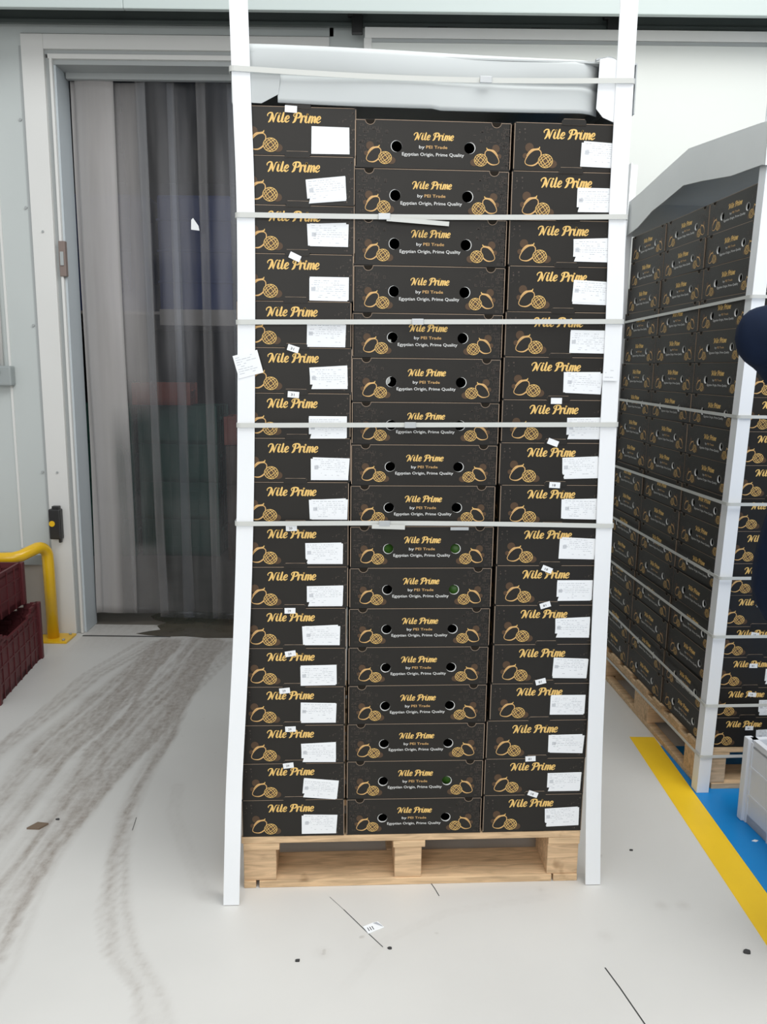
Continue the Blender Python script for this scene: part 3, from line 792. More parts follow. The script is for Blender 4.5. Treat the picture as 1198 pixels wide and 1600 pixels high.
ZK = [.1663, .2805, .3995, .5145, .6315, .7455, .859, .9755, 1.093, 1.206, 1.3175, 1.431, 1.5465, 1.662, 1.7815, 1.900, 2.0185, 2.1345]
ZKL = [.1663,.2825,.3965,.514,.630,.7445,.861,.979,1.0985,1.2145,1.333,1.452,1.570,1.688,1.806,1.9245,2.043,2.158]
ZKR = [.1663,.286,.401,.520,.633,.751,.8665,.982,1.095,1.209,1.325,1.441,1.554,1.671,1.787,1.902,2.021,2.137]
def frame(ox, oy, rz, lx, ly):
    c, s = math.cos(rz), math.sin(rz)
    return lambda a, d, z: Vector((ox + c*a - s*d + lx*z, oy + s*a + c*d + ly*z, z))
MF = frame(MAINX, MAINY, MAINR, .0069, -.0046)
RF = frame(RX, RY, RR, .0182, -.0079)

def carton(fr, rz0, a, d, k, mode, label, group, zk, jit=.6, dx=0):
    """a,d = centre of carton in the stack's plan; mode 'end' = short end to the front, 'long' = long face to the front"""
    z0, z1 = zk[k], zk[k + 1]
    rot = rz0 + math.radians(random.uniform(-jit, jit)) + (PI / 2 if mode == 'end' else 0)
    p = fr(a + dx, d, z0 + .0006)
    e = empty('mango_carton', p, rot, label, 'carton', group)
    child('carton_shell', shell_mesh, e, (0, 0, 0), (0, 0, 0), (1, 1, (z1 - z0 - .0012) / CH))
    return e
def front_child(e, name, me, a, z, ang=0.0, off=.0008, tilt=0.0):
    """sticker on the short end that faces the camera; a measured from the middle of the end, to the right"""
    # the -x end of a carton turned by 90 degrees faces -y ; sticker's own front is -y
    return child(name, me, e, (-CL/2 - off, -a, z), (tilt, ang, 0) if False else Matrix.Rotation(-PI/2, 4, 'Z').to_euler(), None) if ang == 0 else \
        child(name, me, e, (-CL/2 - off, -a, z), (Matrix.Rotation(-PI/2, 4, 'Z') @ Matrix.Rotation(ang, 4, 'Y')).to_euler())

# ---- near stack
XLm = [.295,.295,.295,.295,.296,.296,.297,.299,.3,.302,.302,.302,.301,.302,.304,.305,.306]
LLAB = [[.241,2.079],[.233,1.961],[.235,1.85],[.239,1.72],[.236,1.6],[.242,1.49],[.241,1.362],[.244,1.248],[.245,1.136],[.233,1.015],[.233,.894],[.226,.778],[.219,.664],[.22,.549],[.222,.427],[.224,.316],[.221,.202]]
RLAB = [[.930,2.061],[.928,1.953],[.928,1.826],[.930,1.719],[.932,1.595],[.922,1.483],[.935,1.363],[.932,1.255],[.935,1.138],[.936,1.028],[.936,.909],[.938,.797],[.937,.676],[.937,.567],[.938,.442],[.940,.324],[.940,.211]]
LTAG = [(16,'',.143,2.150,.05),(13,'',.151,1.797,.42),(11,'31',.147,1.566,.3),(10,'31',.15,1.447,.08),(7,'20',.143,1.087,-.02),(5,'29',.139,.853,0),(4,'29',.14,.728,-.15),(3,'29',.124,.618,-.1),(2,'29',.14,.502,-.03),(1,'29',.132,.390,-.12)]
RTAG = [(10,'',.852,1.437,.0),(9,'',.85,1.325,.35),(8,'18',.86,1.208,.05),(6,'18',.854,.970,.38),(5,'81',.854,.866,-.3),(3,'81',.854,.638,-.25),(1,'81',.836,.400,-.05),(0,'18',.848,.288,.35)]
LTILT = {15: .02, 14: .0, 12: -.02, 4: 0, 2: 0, 1: -.09}
for k in range(17):
    r = 16 - k
    ordl = ORD[r] + ' from the top' if r < 9 else (ORD[k] + ' from the bottom')
    if r == 0: ordl = 'topmost'
    if k == 0: ordl = 'bottommost'
    xl = XLm[k]
    # left column
    c0 = xl - .149
    e = carton(MF, MAINR, c0, CL/2, k, 'end', 'dark mango carton, left column of the near stack, ' + ordl, 'cartons in the near stack', ZKL)
    la, lz = LLAB[r]
    me = PLAIN if r == 0 else LABS[(r * 4 + 1) % 9]
    front_child(e, 'shipping_label', me, la - c0, lz - ZKL[k], LTILT.get(r, 0) + {15: .08, 13: .0, 5: -.02}.get(r, 0))
    for kk, s, ta, tz, an in LTAG:
        if kk == k: front_child(e, 'number_tag', tag_mesh(s), ta - c0, tz - ZKL[k], an if an else .001, .0030)
    # middle column
    e = carton(MF, MAINR, .4995 + (.0 if k < 9 else .001), CW/2, k, 'long', 'dark mango carton with two round holes, middle column of near stack, ' + ordl, 'cartons in the near stack', ZK, .35)
    # right column
    gx = .002 + (.008 if 3 <= k <= 8 else 0) + (.003 if k > 8 else 0)
    c0 = .70 + gx + .149
    e = carton(MF, MAINR, c0, CL/2, k, 'end', 'dark mango carton, right column of the near stack, ' + ordl, 'cartons in the near stack', ZKR)
    la, lz = RLAB[r]
    front_child(e, 'shipping_label', LABS[(r * 5 + 2) % 9], la - c0, lz - ZKR[k], [.02, 0, .0, .02, .0, .03, 0, -.03, .02][r % 9] + .001)
    for kk, s, ta, tz, an in RTAG:
        if kk == k: front_child(e, 'number_tag', tag_mesh(s), ta - c0, tz - ZKR[k], an if an else .001, .0030)
    # cartons behind the front ones
    for nm, ca in (('left', .149), ('right', .851)):
        for j in (1, 2):
            carton(MF, MAINR, ca + (gx - .002 if ca > .5 else 0), CL/2 + j * .400, k, 'end', 'dark mango carton behind the %s column of the near stack' % nm, 'cartons hidden behind the near stack front, ' + nm, ZKL if nm == 'left' else ZKR)
# mangoes seen in the holes
def mango(fr, a, d, z, rz, label):
    mb = MB(); prof = [(-.055, .002), (-.05, .016), (-.03, .030), (0, .036), (.028, .033), (.046, .020), (.054, .006), (.056, .001)]
    mb.tube([(x, .006 * math.sin(x * 30), 0) for x, _ in prof], [q for _, q in prof], 'mango', 16)
    o = mb.build('mango'); o.location = fr(a, d + .014, z); o.rotation_euler = (0, .2, rz)
    tag(o, label, 'mango', 'green mangoes seen in carton holes')
for k, a, n in ((7, .407, 'left hole of the middle carton just below the lowest strap'), (7, .592, 'right hole of the middle carton just below the lowest strap'),
                (6, .592, 'right hole, middle carton, second below the lowest strap'), (1, .592, 'right hole of the middle carton, second from the bottom')):
    mango(MF, a, .052, ZK[k] + .045, .7 if a < .5 else -.6, 'green mango in ' + n)

# ------------------------------------------------------------------ pallets
def pallet(fr, rz, label):
    e = empty('wooden_pallet', fr(0, 0, 0), rz, label, 'pallet')
    H = .166
    def b(name, lo, hi, m='wood'):
        mb = MB()
        mb.box(lo, hi, m, .002); o = mb.build(name, e); return o
    for i, (y, w) in enumerate(((0, .12), (.20, .10), (.37, .10), (.54, .12), (.73, .10), (.90, .10), (1.08, .12))):
        b('deck_board', (-.005, y, H - .022), (1.0, y + w, H - .001))
    for x0, x1 in ((.0, .105), (.44, .535), (.905, 1.0)):
        b('stringer_board', (x0, 0, H - .044), (x1, 1.2, H - .0225))
    for x0, x1 in ((.0, .095), (.445, .525), (.905, .998)):
        for y0, y1 in ((.004, .145), (.52, .68), (1.06, 1.196)):
            b('block', (x0, y0, .0225), (x1, y1, H - .0445), 'block')
    b('bottom_board', (0, 0, .0), (.035, 1.2, .022)); b('bottom_board', (.925, 0, .0), (.998, 1.2, .022))
    b('bottom_board', (.045, 0, .0), (.92, .145, .022)); b('bottom_board', (.045, 1.06, .0), (.92, 1.2, .022))
    b('bottom_board', (.43, .147, .0), (.54, 1.058, .022))
    return e
pallet(MF, MAINR, 'pale wooden pallet under the near stack of cartons')
pallet(RF, RR, 'wooden pallet under the right-hand stack on the blue floor')

# ------------------------------------------------------------------ posts
def post(fr, pts, sx, sy, label, fl=.045, fl2=.045, t=.004, name='corner_post'):
    """pts (a,d,z) of the outer corner; flanges run sx*fl along a and sy*fl2 along d"""
    e = empty(name, fr(pts[0][0], pts[0][1], pts[0][2]), 0, label, 'corner post', None)
    inv = e.location
    prof = [(0, 0), (fl*sx, 0), (fl*sx, t*sy), (t*sx, t*sy), (t*sx, fl2*sy), (0, fl2*sy)]
    mb = MB(); rings = []; idx = mb.mi('post')
    P = catmull(pts, 5)
    for a, d, z in P:
        rings.append([mb.bm.verts.new(fr(a + u, d + v, z) - inv) for u, v in prof])
    for r0, r1 in zip(rings, rings[1:]):
        for i in range(6):
            f = mb.bm.faces.new((r0[i], r0[(i+1) % 6], r1[(i+1) % 6], r1[i])); f.material_index = idx
    for r_ in (rings[0], rings[-1][::-1]):
        mb.bm.faces.new(r_).material_index = idx
    mb.build('angle_board', e)
    return e
ZT = 2.62
pl = post(MF, [(-.050,-.078,.002),(-.046,-.062,.18),(-.040,-.042,.38),(-.019,-.018,.77),(-.006,-.008,1.10),(.002,-.008,1.47),(.006,-.008,1.90),(.0,-.008,2.16),(-.006,-.008,2.39),(-.012,-.008,ZT)], 1, 1, 'white corner post at the front left of the near stack')
pr_ = post(MF, [(1.062,-.024,.002),(1.044,-.018,.37),(1.034,-.012,.76),(1.027,-.009,1.10),(1.020,-.008,1.38),(1.016,-.008,1.65),(1.006,-.008,1.93),(1.003,-.008,2.14),(1.000,-.008,2.42),(.998,-.008,ZT)], -1, 1, 'white corner post at the front right of the near stack')
post(MF, [(-.008,1.208,.002),(-.004,1.208,1.3),(-.004,1.208,ZT)], 1, -1, 'white corner post at the far left corner of the near stack')
post(MF, [(1.02,1.208,.002),(1.02,1.208,1.3),(1.02,1.208,ZT)], -1, -1, 'white corner post at the far right corner of the near stack')
rp = post(RF, [(-.022,-.028,.002),(-.020,-.024,.35),(-.018,-.018,.81),(-.012,-.012,1.39),(-.008,-.010,1.75),(-.006,-.010,2.55)], 1, 1, 'white corner post at the near left corner of the right-hand stack')
post(RF, [(-.012,1.215,.002),(-.012,1.22,.62),(-.020,1.24,1.15),(-.034,1.25,1.75),(-.034,1.25,2.46)], 1, -1, 'shaded corner post at the far left corner of the right-hand stack')
post(RF, [(1.02,-.012,.002),(1.02,-.012,1.3),(1.02,-.012,2.5)], -1, 1, 'white corner post at the near right corner of the right-hand stack')
# stickers on posts
def paper_on(fr, a, d, z, w, h, ang, parent, seed, label):
    r = random.Random(seed); mb = MB()
    mb.prism([(-w/2, -h/2), (w/2, -h/2), (w/2, h/2), (-w/2, h/2)], -.0006, 0, 'paper')
    z_ = h/2 - .008
    while z_ > -h/2 + .008:
        x = -w/2 + .005
        while x < w/2 - .02:
            q = r.uniform(.004, .014)
            if r.random() < .75: mb.face([(x, -.0009, z_), (x + q, -.0009, z_), (x + q, -.0009, z_ + .001), (x, -.0009, z_ + .001)], 'fine_print')
            x += q + .002
        z_ -= .006
    o = mb.build('paper_label', parent, fix=False)
    P = fr(a, d, z) - parent.location
    o.location = P; o.rotation_euler = (Matrix.Rotation(MAINR, 4, 'Z') @ Matrix.Rotation(ang, 4, 'Y')).to_euler(); o['label'] = label
paper_on(MF, .030, -.0085, 1.525, .066, .060, -.26, pl, 5, 'white paper label with small print stuck across the post')
paper_on(MF, .992, -.0105, 1.510, .040, .035, 0.02, pr_, 6, 'faint paper label on the post')

# ------------------------------------------------------------------ straps
def strap(fr, z, ax0, ax1, d0, d1, label, sealx=None, tilt=0, w=.0125, sag=0.0, side_seal=None, ztab=None):
    """closed band round the stack; z at left front corner, tilt = rise to the right"""
    t = .0012; rr = .012
    c = []
    def corner(cx, cy, a0):
        for k in range(5):
            a = a0 + PI/2 * k / 4; c.append((cx + rr * math.cos(a), cy + rr * math.sin(a)))
    corner(ax0 + rr, d0 + rr, PI)
    n0 = len(c)
    for k in range(1, 12): c.append((ax0 + rr + (ax1 - ax0 - 2*rr) * k / 12, d0 + .004 * math.sin(PI * k / 12)))
    corner(ax1 - rr, d0 + rr, 1.5*PI)
    corner(ax1 - rr, d1 - rr, 0); corner(ax0 + rr, d1 - rr, PI/2)
    def Z(a, d):
        u = (a - ax0) / (ax1 - ax0)
        return z + tilt * u + (ztab(d) if ztab else 0) - (sag * math.sin(PI * u) if d < d0 + .02 else 0)
    org = fr(ax0, d0, z)
    e = empty('strapping_band', org, 0, label, 'strap', None)
    mb = MB(); idx = mb.mi('strap'); rings = []
    cx, cy = (ax0 + ax1) / 2, (d0 + d1) / 2
    n = len(c)
    for i, (a, d) in enumerate(c):
        p, q = c[i - 1], c[(i + 1) % n]; tx, ty = q[0] - p[0], q[1] - p[1]; L = math.hypot(tx, ty)
        nx, ny = ty / L, -tx / L
        zz = Z(a, d)
        rings.append([mb.bm.verts.new(fr(a + nx*o_, d + ny*o_, zz + h_) - org) for o_, h_ in ((0, -w/2), (t, -w/2), (t, w/2), (0, w/2))])
    for i in range(n):
        r0, r1 = rings[i], rings[(i + 1) % n]
        for j in range(4):
            f = mb.bm.faces.new((r0[j], r0[(j+1) % 4], r1[(j+1) % 4], r1[j])); f.material_index = idx
    mb.build('band', e)
    if sealx is not None:
        mb = MB(); u = (sealx - ax0) / (ax1 - ax0)
        mb.box((-.015, -.004, -w*.62), (.015, .0006, w*.62), 'seal', .0008)
        o = mb.build('strap_seal', e)
        o.location = fr(sealx, d0 - .0005, Z(sealx, d0)) - org; o.rotation_euler = (0, -tilt, MAINR)
        o['label'] = 'grey strap seal'
    return e, org
sdat = [(2.238, .0, .626, 'top', -.010), (1.896, .016, .379, 'second', -.003), (1.632, .016, .471, 'third', .0), (1.366, .010, .458, 'fourth', .0), (1.101, -.005, .394, 'lowest', .004)]
pa0 = [-.008, .002, .0, -.002, -.010]; pa1 = [1.006, 1.012, 1.021, 1.025, 1.032]
for i, (z, tl, sx, nm, sg) in enumerate(sdat):
    e, org = strap(MF, z, pa0[i], pa1[i], -.0118, 1.214, 'white plastic strap round the near stack, %s of five' % nm if i else 'white plastic strap over the lid of the near stack', sx, tl, sag=-sg)
    if i == 1:   # loose tail
        mb = MB(); mb.box((0, -.002, -.006), (.16, -.0008, .005), 'strap'); o = mb.build('loose_end', e)
        o.location = MF(.385, -.014, z - .002) - org; o.rotation_euler = (0, .06, MAINR)
    if i == 4:
        mb = MB(); mb.box((0, -.002, -.006), (.09, -.0008, .006), 'strap'); o = mb.build('loose_end', e)
        o.location = MF(.36, -.014, z - .006) - org; o.rotation_euler = (0, .03, MAINR)
        mb = MB(); mb.box((-.025, -.003, -.004), (.025, -.001, .004), 'seal'); o = mb.build('plastic_clip', e)
        o.location = MF(.60, -.014, z - .012) - org; o.rotation_euler = (0, .0, MAINR)
rs = [(1.764, -.022, 'topmost'), (1.371, .012, 'second'), (1.074, -.008, 'third'), (.813, .009, 'fourth'), (.600, .011, 'fifth'), (.341, .031, 'sixth'), (.145, -.012, 'lowest')]
for z, dz, nm in rs:
    strap(RF, z, -.024 if z < 1.2 else -.014, 1.03, -.030 if z < 1.2 else -.016, 1.262, 'white plastic strap round the right-hand stack, %s of seven' % nm, None, 0, w=.011, ztab=lambda d, dz=dz: dz * max(0, min(1, d / 1.2)))

# ------------------------------------------------------------------ lids
ld = empty('carton_lid', MF(0, 0, 2.136), MAINR, 'white cardboard lid tray on top of the near stack', 'lid')
zb = 2.136
mb = MB()
mb.box((-.001, .006, .145), (1.013, 1.204, .149), 'lid')
mb.box((-.004, 1.204, .03), (1.016, 1.207, .149), 'lid'); mb.box((-.0045, .01, .03), (-.0015, 1.204, .149), 'lid'); mb.box((1.013, .01, .03), (1.016, 1.204, .149), 'lid')
mb.build('lid_top', ld)
# front panel: grid with a slight bulge and a crease at mid height
mb = MB(); idx = mb.mi('lid')
def lidz(x): return .166 - .014 * max(0, min(1, (x - .1) / .8)) , .036 + (-.008) * math.sin(PI * x) + (-.004 if x > .5 else 0)
NX = 40; zs = [0, .08, .22, .36, .42, .47, .50, .53, .6, .75, .9, 1]
V = []
for side in (0, 1):
    G = []
    for i in range(NX + 1):
        x = .02 + (.922 - .02) * i / NX; zt, zbt = lidz(x); zbt -= .004
        col = []
        for q in zs:
            z = zbt + (zt - zbt) * q
            y = .0045 - .010 * (1 - q) * (1 if q < .5 else .6) + .004 * math.exp(-((q - .5) / .05) ** 2) + .003 * math.sin(x * 9 + q * 2)
            if q > .9: y += .004
            if x < .105 and q < .5: y += .006
            if x > .86: y += .01 * ((x - .86) / .036) ** 2
            col.append(mb.bm.verts.new((x, y + side * .004, z)))
        G.append(col)
    V.append(G)
for side in (0, 1):
    G = V[side]
    for i in range(NX):
        for j in range(len(zs) - 1):
            if G[i][0].co.x < .095 and j < 5: continue
            f = mb.bm.faces.new((G[i][j], G[i+1][j], G[i+1][j+1], G[i][j+1])); f.smooth = True; f.material_index = idx
for j in range(len(zs) - 1):
    for i in (0, NX):
        if i or j >= 5: mb.bm.faces.new((V[0][i][j], V[0][i][j+1], V[1][i][j+1], V[1][i][j])).material_index = idx
for i in range(NX):
    for j in (0, len(zs) - 1):
        if j or V[0][i][0].co.x >= .095: mb.bm.faces.new((V[0][i][j], V[0][i+1][j], V[1][i+1][j], V[1][i][j])).material_index = idx
mb.build('front_panel', ld)
# left folded corner flap and right upright corner flap
mb = MB(); mb.prism([(.0, .028), (.070, .026), (.112, .048), (.118, .098), (.0, .104)], -.0034, -.0012, 'lid'); o = mb.build('corner_flap', ld)
mb = MB(); 
for a, c in (((.905, .040, .147), (.960, .005, .158)),):
    pass
mb.prism([(.912, .036), (.930, .016), (.962, .004), (.966, .146), (.955, .154), (.935, .157), (.915, .152)], -.0036, -.0010, 'post'); mb.build('corner_flap', ld)
mb = MB(); mb.prism([(.905, .148), (.93, .157), (.955, .154), (.97, .143), (.965, .147), (.94, .160), (.905, .153)], -.0038, .004, 'seal'); mb.build('curled_edge', ld)

# right stack lid: side panel with raised middle
ld = empty('carton_lid', RF(0, 0, 2.14), RR, 'grey-white lid tray on top of the right-hand stack, bowed up at its side', 'lid')
MT['lid_r'] = mat('lid_grey', (0.74, 0.76, 0.75), 0.7, 0.25, (5, 0.05, (1, 1, 1)))
top = [(-.02, .160), (.033, .168), (.30, .198), (.588, .229), (.85, .198), (1.10, .166), (1.27, .152)]
bot = [(-.02, .028), (.0, .034), (.211, .046), (.45, .080), (.616, .099), (.80, .075), (.935, .060), (1.10, .018), (1.236, .005), (1.27, .003)]
import bisect
def ip(T, u):
    for (a, va), (b_, vb) in zip(T, T[1:]):
        if u <= b_: return va + (vb - va) * (u - a) / (b_ - a)
    return T[-1][1]
us = sorted(set([a for a, _ in top] + [a for a, _ in bot]))
mb = MB()
for u0, u1 in zip(us, us[1:]):
    for x in (-.018, -.014):
        mb.face([(x, u0, ip(bot, u0)), (x, u1, ip(bot, u1)), (x, u1, ip(top, u1)), (x, u0, ip(top, u0))], 'lid_r')
    mb.face([(-.018, u0, ip(bot, u0)), (-.018, u1, ip(bot, u1)), (-.014, u1, ip(bot, u1)), (-.014, u0, ip(bot, u0))], 'lid_r')
bmesh.ops.remove_doubles(mb.bm, verts=mb.bm.verts, dist=.0002); mb.build('side_panel', ld)
mb = MB()
for u0, u1 in zip(us, us[1:]):
    mb.face([(-.018, u0, ip(top, u0)), (1.0, u0, ip(top, u0)), (1.0, u1, ip(top, u1)), (-.018, u1, ip(top, u1))], 'lid_r')
    mb.face([(-.018, u0, ip(top, u0) - .004), (1.0, u0, ip(top, u0) - .004), (1.0, u1, ip(top, u1) - .004), (-.018, u1, ip(top, u1) - .004)], 'lid_r')
bmesh.ops.remove_doubles(mb.bm, verts=mb.bm.verts, dist=.0002); mb.build('lid_top', ld)
mb = MB(); mb.box((-.018, -.022, .028), (1.0, -.018, .158), 'lid_r'); mb.box((-.018, 1.262, .004), (1.0, 1.27, .15), 'lid_r'); mb.box((.996, -.018, .02), (1.0, 1.266, .15), 'lid_r'); mb.build('end_panel', ld)

# ------------------------------------------------------------------ right stack cartons
RZ = [.1663 + .1155 * k for k in range(18)]
RLT = {4: ('', .155, .713), 3: ('', .141, .600), 2: ('', .149, .483), 1: ('', .162, .373), 0: ('', .162, .243)}
for k in range(17):
    r = 16 - k
    ordl = 'topmost' if r == 0 else ('bottommost' if k == 0 else (ORD[r] + ' from the top' if r < 9 else ORD[k] + ' from the bottom'))
    for j, nm in ((0, 'near'), (1, 'middle'), (2, 'far')):
        e = carton(RF, RR, .149 + random.uniform(-.003, .003), CL/2 + .001 + j * .4015, k, 'end', 'dark mango carton, %s column of right-hand stack side, %s' % (nm, ordl), 'cartons in the right-hand stack', RZ, .5)
        if j == 0:
            if k in (0, 1, 3, 5, 7, 9, 12, 14): front_child(e, 'shipping_label', LABS[k % 9], .095, .036, .001)
            elif k in (2, 4, 6, 8, 10, 11, 13, 15, 16): front_child(e, 'shipping_label', LABS[(k + 3) % 9], .098, .040, .02)
            if k in RLT: front_child(e, 'number_tag', tag_mesh('18' if k % 2 else '81'), RLT[k][1] - .149, RLT[k][2] - RZ[k] - .003, [.0, .1, .02, .15, -.2][k] + .001, .0032)
    carton(RF, RR, .502, CW/2 + .001, k, 'long', 'dark mango carton in the front middle column of the right-hand stack', 'cartons hidden at the right-hand stack front', RZ, .4)
    carton(RF, RR, .853, CL/2 + .001, k, 'end', 'dark mango carton in the front right column of the right-hand stack', 'cartons hidden at the right-hand stack right', RZ, .4)

# ------------------------------------------------------------------ crates left and right
crate('plastic_crate', .60, .40, .305, 'maroon', (-1.955, 3.73, 0.0), PI/2 + .1, 'dark red plastic crate on the floor by the yellow rail, lower one', 'dark red crates', dip=.045)
crate('plastic_crate', .60, .40, .22, 'maroon', (-2.03, 3.70, .306), PI/2 + .03, 'dark red plastic crate by the yellow rail, upper one', 'dark red crates', cols=7, rows=3)
crate('plastic_crate', .60, .40, .30, 'white_crate', (1.485, 2.30, 0.002), PI/2 + .12, 'white ribbed plastic crate on the blue floor at the right edge', None, cols=4, rows=3, wall=.02)

# ------------------------------------------------------------------ small things on the floor
mb = MB(); mb.prism([(-.029, 0), (-.014, -.028), (.029, -.001), (.012, .022), (-.004, .016)], .0004, .0016, 'paper', 'xy')
for q in range(3): mb.face([(-.012 + q*.006, -.018 + q*.003, .0019), (-.010 + q*.006, -.017 + q*.003, .0019), (-.016 + q*.006, -.004 + q*.003, .0019), (-.018 + q*.006, -.005 + q*.003, .0019)], 'black_print')
mb.face([(-.002, .014, .0019), (.026, .0, .0019), (.022, .006, .0019), (.008, .019, .0019)], 'fine_print')
o = mb.build('paper_scrap'); o.location = (-.014, 2.003, 0); tag(o, 'torn white sticker on the grey floor in front of the pallet', 'paper scrap')
mb = MB(); mb.prism([(-.03, -.018), (.012, -.020), (.030, .012), (-.008, .018)], .0004, .006, 'scrap', 'xy')
o = mb.build('cardboard_scrap'); o.location = (-1.14, 2.478, 0); tag(o, 'small brown cardboard scrap on the floor tracks at left', 'scrap')
for (x, y, s), lb in (((.98, 1.92, .011), 'dark speck of debris near the yellow stripe'), ((.03, 1.92, .006), 'dark pebble at the end of the floor crack'), ((-.21, 1.87, .007), 'dark pebble left of the torn floor sticker'), ((.81, 2.38, .006), 'dark pebble on the floor between post and yellow stripe'), ((-1.09, 2.52, .007), 'dark pebble beside the brown cardboard scrap')):
    mb = MB(); mb.prism([(s*math.cos(a)*(.7 + .5*random.random()), s*.7*math.sin(a)*(.7 + .5*random.random())) for a in [i*PI/4 for i in range(8)]], .0002, s*.5, 'crack', 'xy')
    o = mb.build('pebble'); o.location = (x, y, 0); tag(o, lb, 'debris')
for (x, y), lb in (((1.235, 2.44), 'left one of two white paper bits on the blue floor'), ((1.345, 2.47), 'right one of two white paper bits on the blue floor')):
    mb = MB(); mb.prism([(-.012, 0), (.0, -.006), (.012, .002), (.002, .008)], .0012, .0022, 'paper', 'xy')
    o = mb.build('paper_scrap'); o.location = (x, y, 0); tag(o, lb, 'paper scrap')
mb = MB()
def crack(pts, w):
    for (a, b_) in zip(pts, pts[1:]):
        d = Vector((b_[0] - a[0], b_[1] - a[1])).normalized(); n = Vector((-d.y, d.x)) * w
        mb.face([(a[0] - n.x, a[1] - n.y, .0006), (b_[0] - n.x, b_[1] - n.y, .0006), (b_[0] + n.x, b_[1] + n.y, .0006), (a[0] + n.x, a[1] + n.y, .0006)], 'crack')
crack([(-.143, 2.129), (-.10, 2.075)], .0005); crack([(-.10, 2.075), (-.03, 1.98), (.012, 1.925)], .0012)
crack([(.586, 1.859), (.605, 1.79), (.632, 1.675), (.65, 1.6)], .0018); crack([(.15, 2.212), (.165, 2.175), (.176, 2.14)], .0012)
crack([(-.83, 2.54), (-.82, 2.46)], .001)
struct(mb.build('floor_crack'))

# ------------------------------------------------------------------ person at the right edge
def skin_mesh(name, verts, edges, radii, m, parent, sub=2, root=0):
    me = bpy.data.meshes.new(name); me.from_pydata(verts, edges, [])
    o = bpy.data.objects.new(name, me); COL.objects.link(o)
    md = o.modifiers.new('Skin', 'SKIN'); md.use_smooth_shade = True
    for i, r in enumerate(radii):
        me.skin_vertices[0].data[i].radius = (r, r) if not isinstance(r, tuple) else r
    me.skin_vertices[0].data[root].use_root = True
    s = o.modifiers.new('Sub', 'SUBSURF'); s.levels = sub; s.render_levels = sub
    me.materials.append(MT[m]); o.parent = parent
    return o
pe = empty('person', (1.10, 1.90, 0), 0, 'person in a navy jacket at the right edge, elbow raised towards the cartons', 'person')
# faces the camera (-y); one continuous body
bv = [(0,0,.96),(0,0,1.12),(0,.0,1.30),(0,.0,1.42),(0,-.012,1.53),(0,-.030,1.62),(0,-.035,1.69),(0,-.015,1.755),
      (.10,0,.93),(.12,-.01,.50),(.13,.02,.09),(.13,-.07,.04),(.13,-.15,.035),
      (-.05,0,.93),(.0,-.01,.50),(.01,.02,.09),(.01,-.07,.04),(.01,-.15,.035),
      (-.13,-.03,1.475),(-.338,-.195,1.588),(-.17,-.243,1.64),(-.118,-.240,1.69),
      (.18,0,1.45),(.23,.03,1.18),(.20,-.12,.98),(.19,-.17,.93)]
be = [(0,1),(1,2),(2,3),(3,4),(4,5),(5,6),(6,7),(0,8),(8,9),(9,10),(10,11),(11,12),(0,13),(13,14),(14,15),(15,16),(16,17),(3,18),(18,19),(19,20),(20,21),(3,22),(22,23),(23,24),(24,25)]
brd = [(.12,.08),(.12,.09),(.15,.11),(.11,.08),.056,(.058,.064),(.074,.088),(.068,.08),.085,.055,.038,.035,.03,.085,.055,.038,.035,.03,.040,.030,.026,.025,.045,.034,.028,.025]
skin_mesh('body', bv, be, brd, 'skin', pe)
jv = [(0,0,.86),(0,0,1.05),(.01,0,1.22),(.01,0,1.34),(0,0,1.44),(0,-.01,1.50),(-.13,-.03,1.475),(-.285,-.155,1.580),(-.362,-.205,1.590),(-.26,-.225,1.608),(-.15,-.245,1.648),(.18,0,1.455),(.235,.03,1.18),(.205,-.11,1.0)]
je = [(0,1),(1,2),(2,3),(3,4),(4,5),(4,6),(6,7),(7,8),(8,9),(9,10),(4,11),(11,12),(12,13)]
jr = [(.20,.155),(.232,.155),(.19,.14),(.165,.13),(.13,.10),(.07,.07),0.070,.060,.067,.062,.056,.08,.07,.055]
skin_mesh('jacket', jv, je, jr, 'navy', pe)
skin_mesh('trousers', [(.02,0,1.05),(.02,0,.955),(.10,0,.84),(.12,-.01,.50),(.13,.015,.12),(-.05,0,.84),(.0,-.01,.50),(.01,.015,.12)], [(0,1),(1,2),(2,3),(3,4),(1,5),(5,6),(6,7)], [(.17,.125),(.165,.12),.095,.07,.06,.095,.07,.06], 'trousers', pe)
for sx in (.13, .01):
    skin_mesh('shoe', [(sx, .03, .055), (sx, -.06, .05), (sx, -.14, .042), (sx, -.18, .04)], [(0,1),(1,2),(2,3)], [.05,.046,.045,.035], 'shoe', pe, 1)
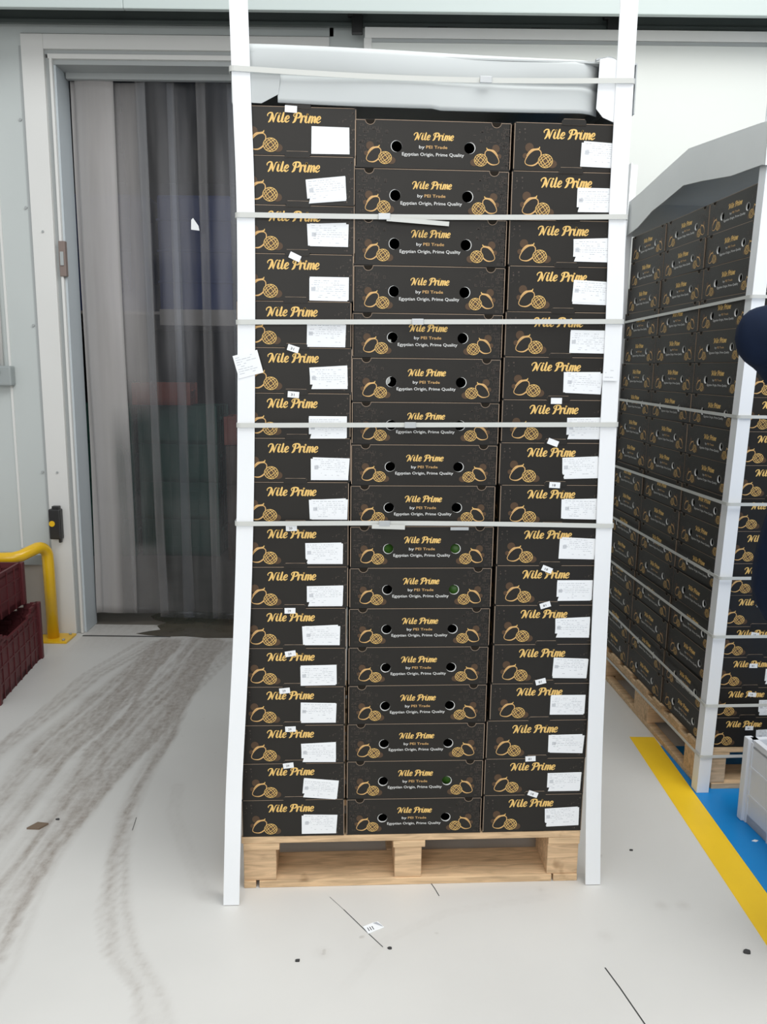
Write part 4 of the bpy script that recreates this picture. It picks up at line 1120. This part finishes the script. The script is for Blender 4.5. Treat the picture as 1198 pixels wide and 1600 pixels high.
# hair cap and face
mb = MB(); bmesh.ops.create_uvsphere(mb.bm, u_segments=20, v_segments=14, radius=1); i_ = mb.mi('hair')
for v in list(mb.bm.verts):
    if v.co.z < -.1 and v.co.y < .1: v.co.z = -.1
    if v.co.y < -.55: v.co.y = -.55; v.co.z = max(v.co.z, .45)
    v.co = Vector((v.co.x * .088, v.co.y * .105 - .015, v.co.z * .115 + 1.735))
for f in mb.bm.faces: f.smooth = True
mb.build('hair', pe)
mb = MB()
mb.tube([(0, -.118, 1.725), (0, -.128, 1.70), (0, -.137, 1.682), (0, -.122, 1.675)], [.008, .011, .014, .009], 'skin', 8)
for s in (-1, 1):
    mb.tube([(s*.018, -.116, 1.738), (s*.030, -.113, 1.742), (s*.042, -.104, 1.738)], [.003, .004, .003], 'hair', 6); mb.tube([(s*.022, -.1135, 1.712), (s*.030, -.1135, 1.713), (s*.038, -.108, 1.711)], [.003, .006, .003], 'hair', 8)
    mb.tube([(s*.078, -.02, 1.69), (s*.088, -.01, 1.71), (s*.084, -.005, 1.735)], [.008, .012, .008], 'skin', 8)
mb.build('face', pe)
mb = MB(); mb.tube([(-.024, -.108, 1.648), (0, -.118, 1.646), (.024, -.108, 1.648)], [.004, .007, .004], 'latch', 8); mb.build('mouth', pe)
def hand(base, fwd, up, side, name):
    b0 = Vector(base); f = Vector(fwd).normalized(); u = Vector(up).normalized(); w = f.cross(u).normalized() * side
    V = [b0, b0 + f*.045, b0 + f*.085]; E = [(0,1),(1,2)]; Rr = [(.024,.018),(.036,.016),(.034,.014)]
    for i, L in enumerate((.068, .076, .070, .056)):
        o_ = (i - 1.5) * .0195; st = b0 + f*.088 + w*o_; n = len(V)
        V += [st, st + f*L*.45 - u*.006, st + f*L*.78 - u*.022, st + f*L*.92 - u*.036]
        E += [(2, n), (n, n+1), (n+1, n+2), (n+2, n+3)]; Rr += [.0095, .009, .008, .007]
    n = len(V); V += [b0 + f*.02 - w*.025, b0 + f*.05 - w*.045 - u*.01, b0 + f*.075 - w*.048 - u*.02]
    E += [(0, n), (n, n+1), (n+1, n+2)]; Rr += [.013, .011, .009]
    skin_mesh(name, [tuple(v) for v in V], E, Rr, 'skin', pe, 1)
hand((-.120, -.245, 1.70), (.55, .35, .6), (0, -1, .3), 1, 'hand')
hand((.188, -.175, .925), (-.1, -.5, -.85), (1, 0, 0), 1, 'hand')
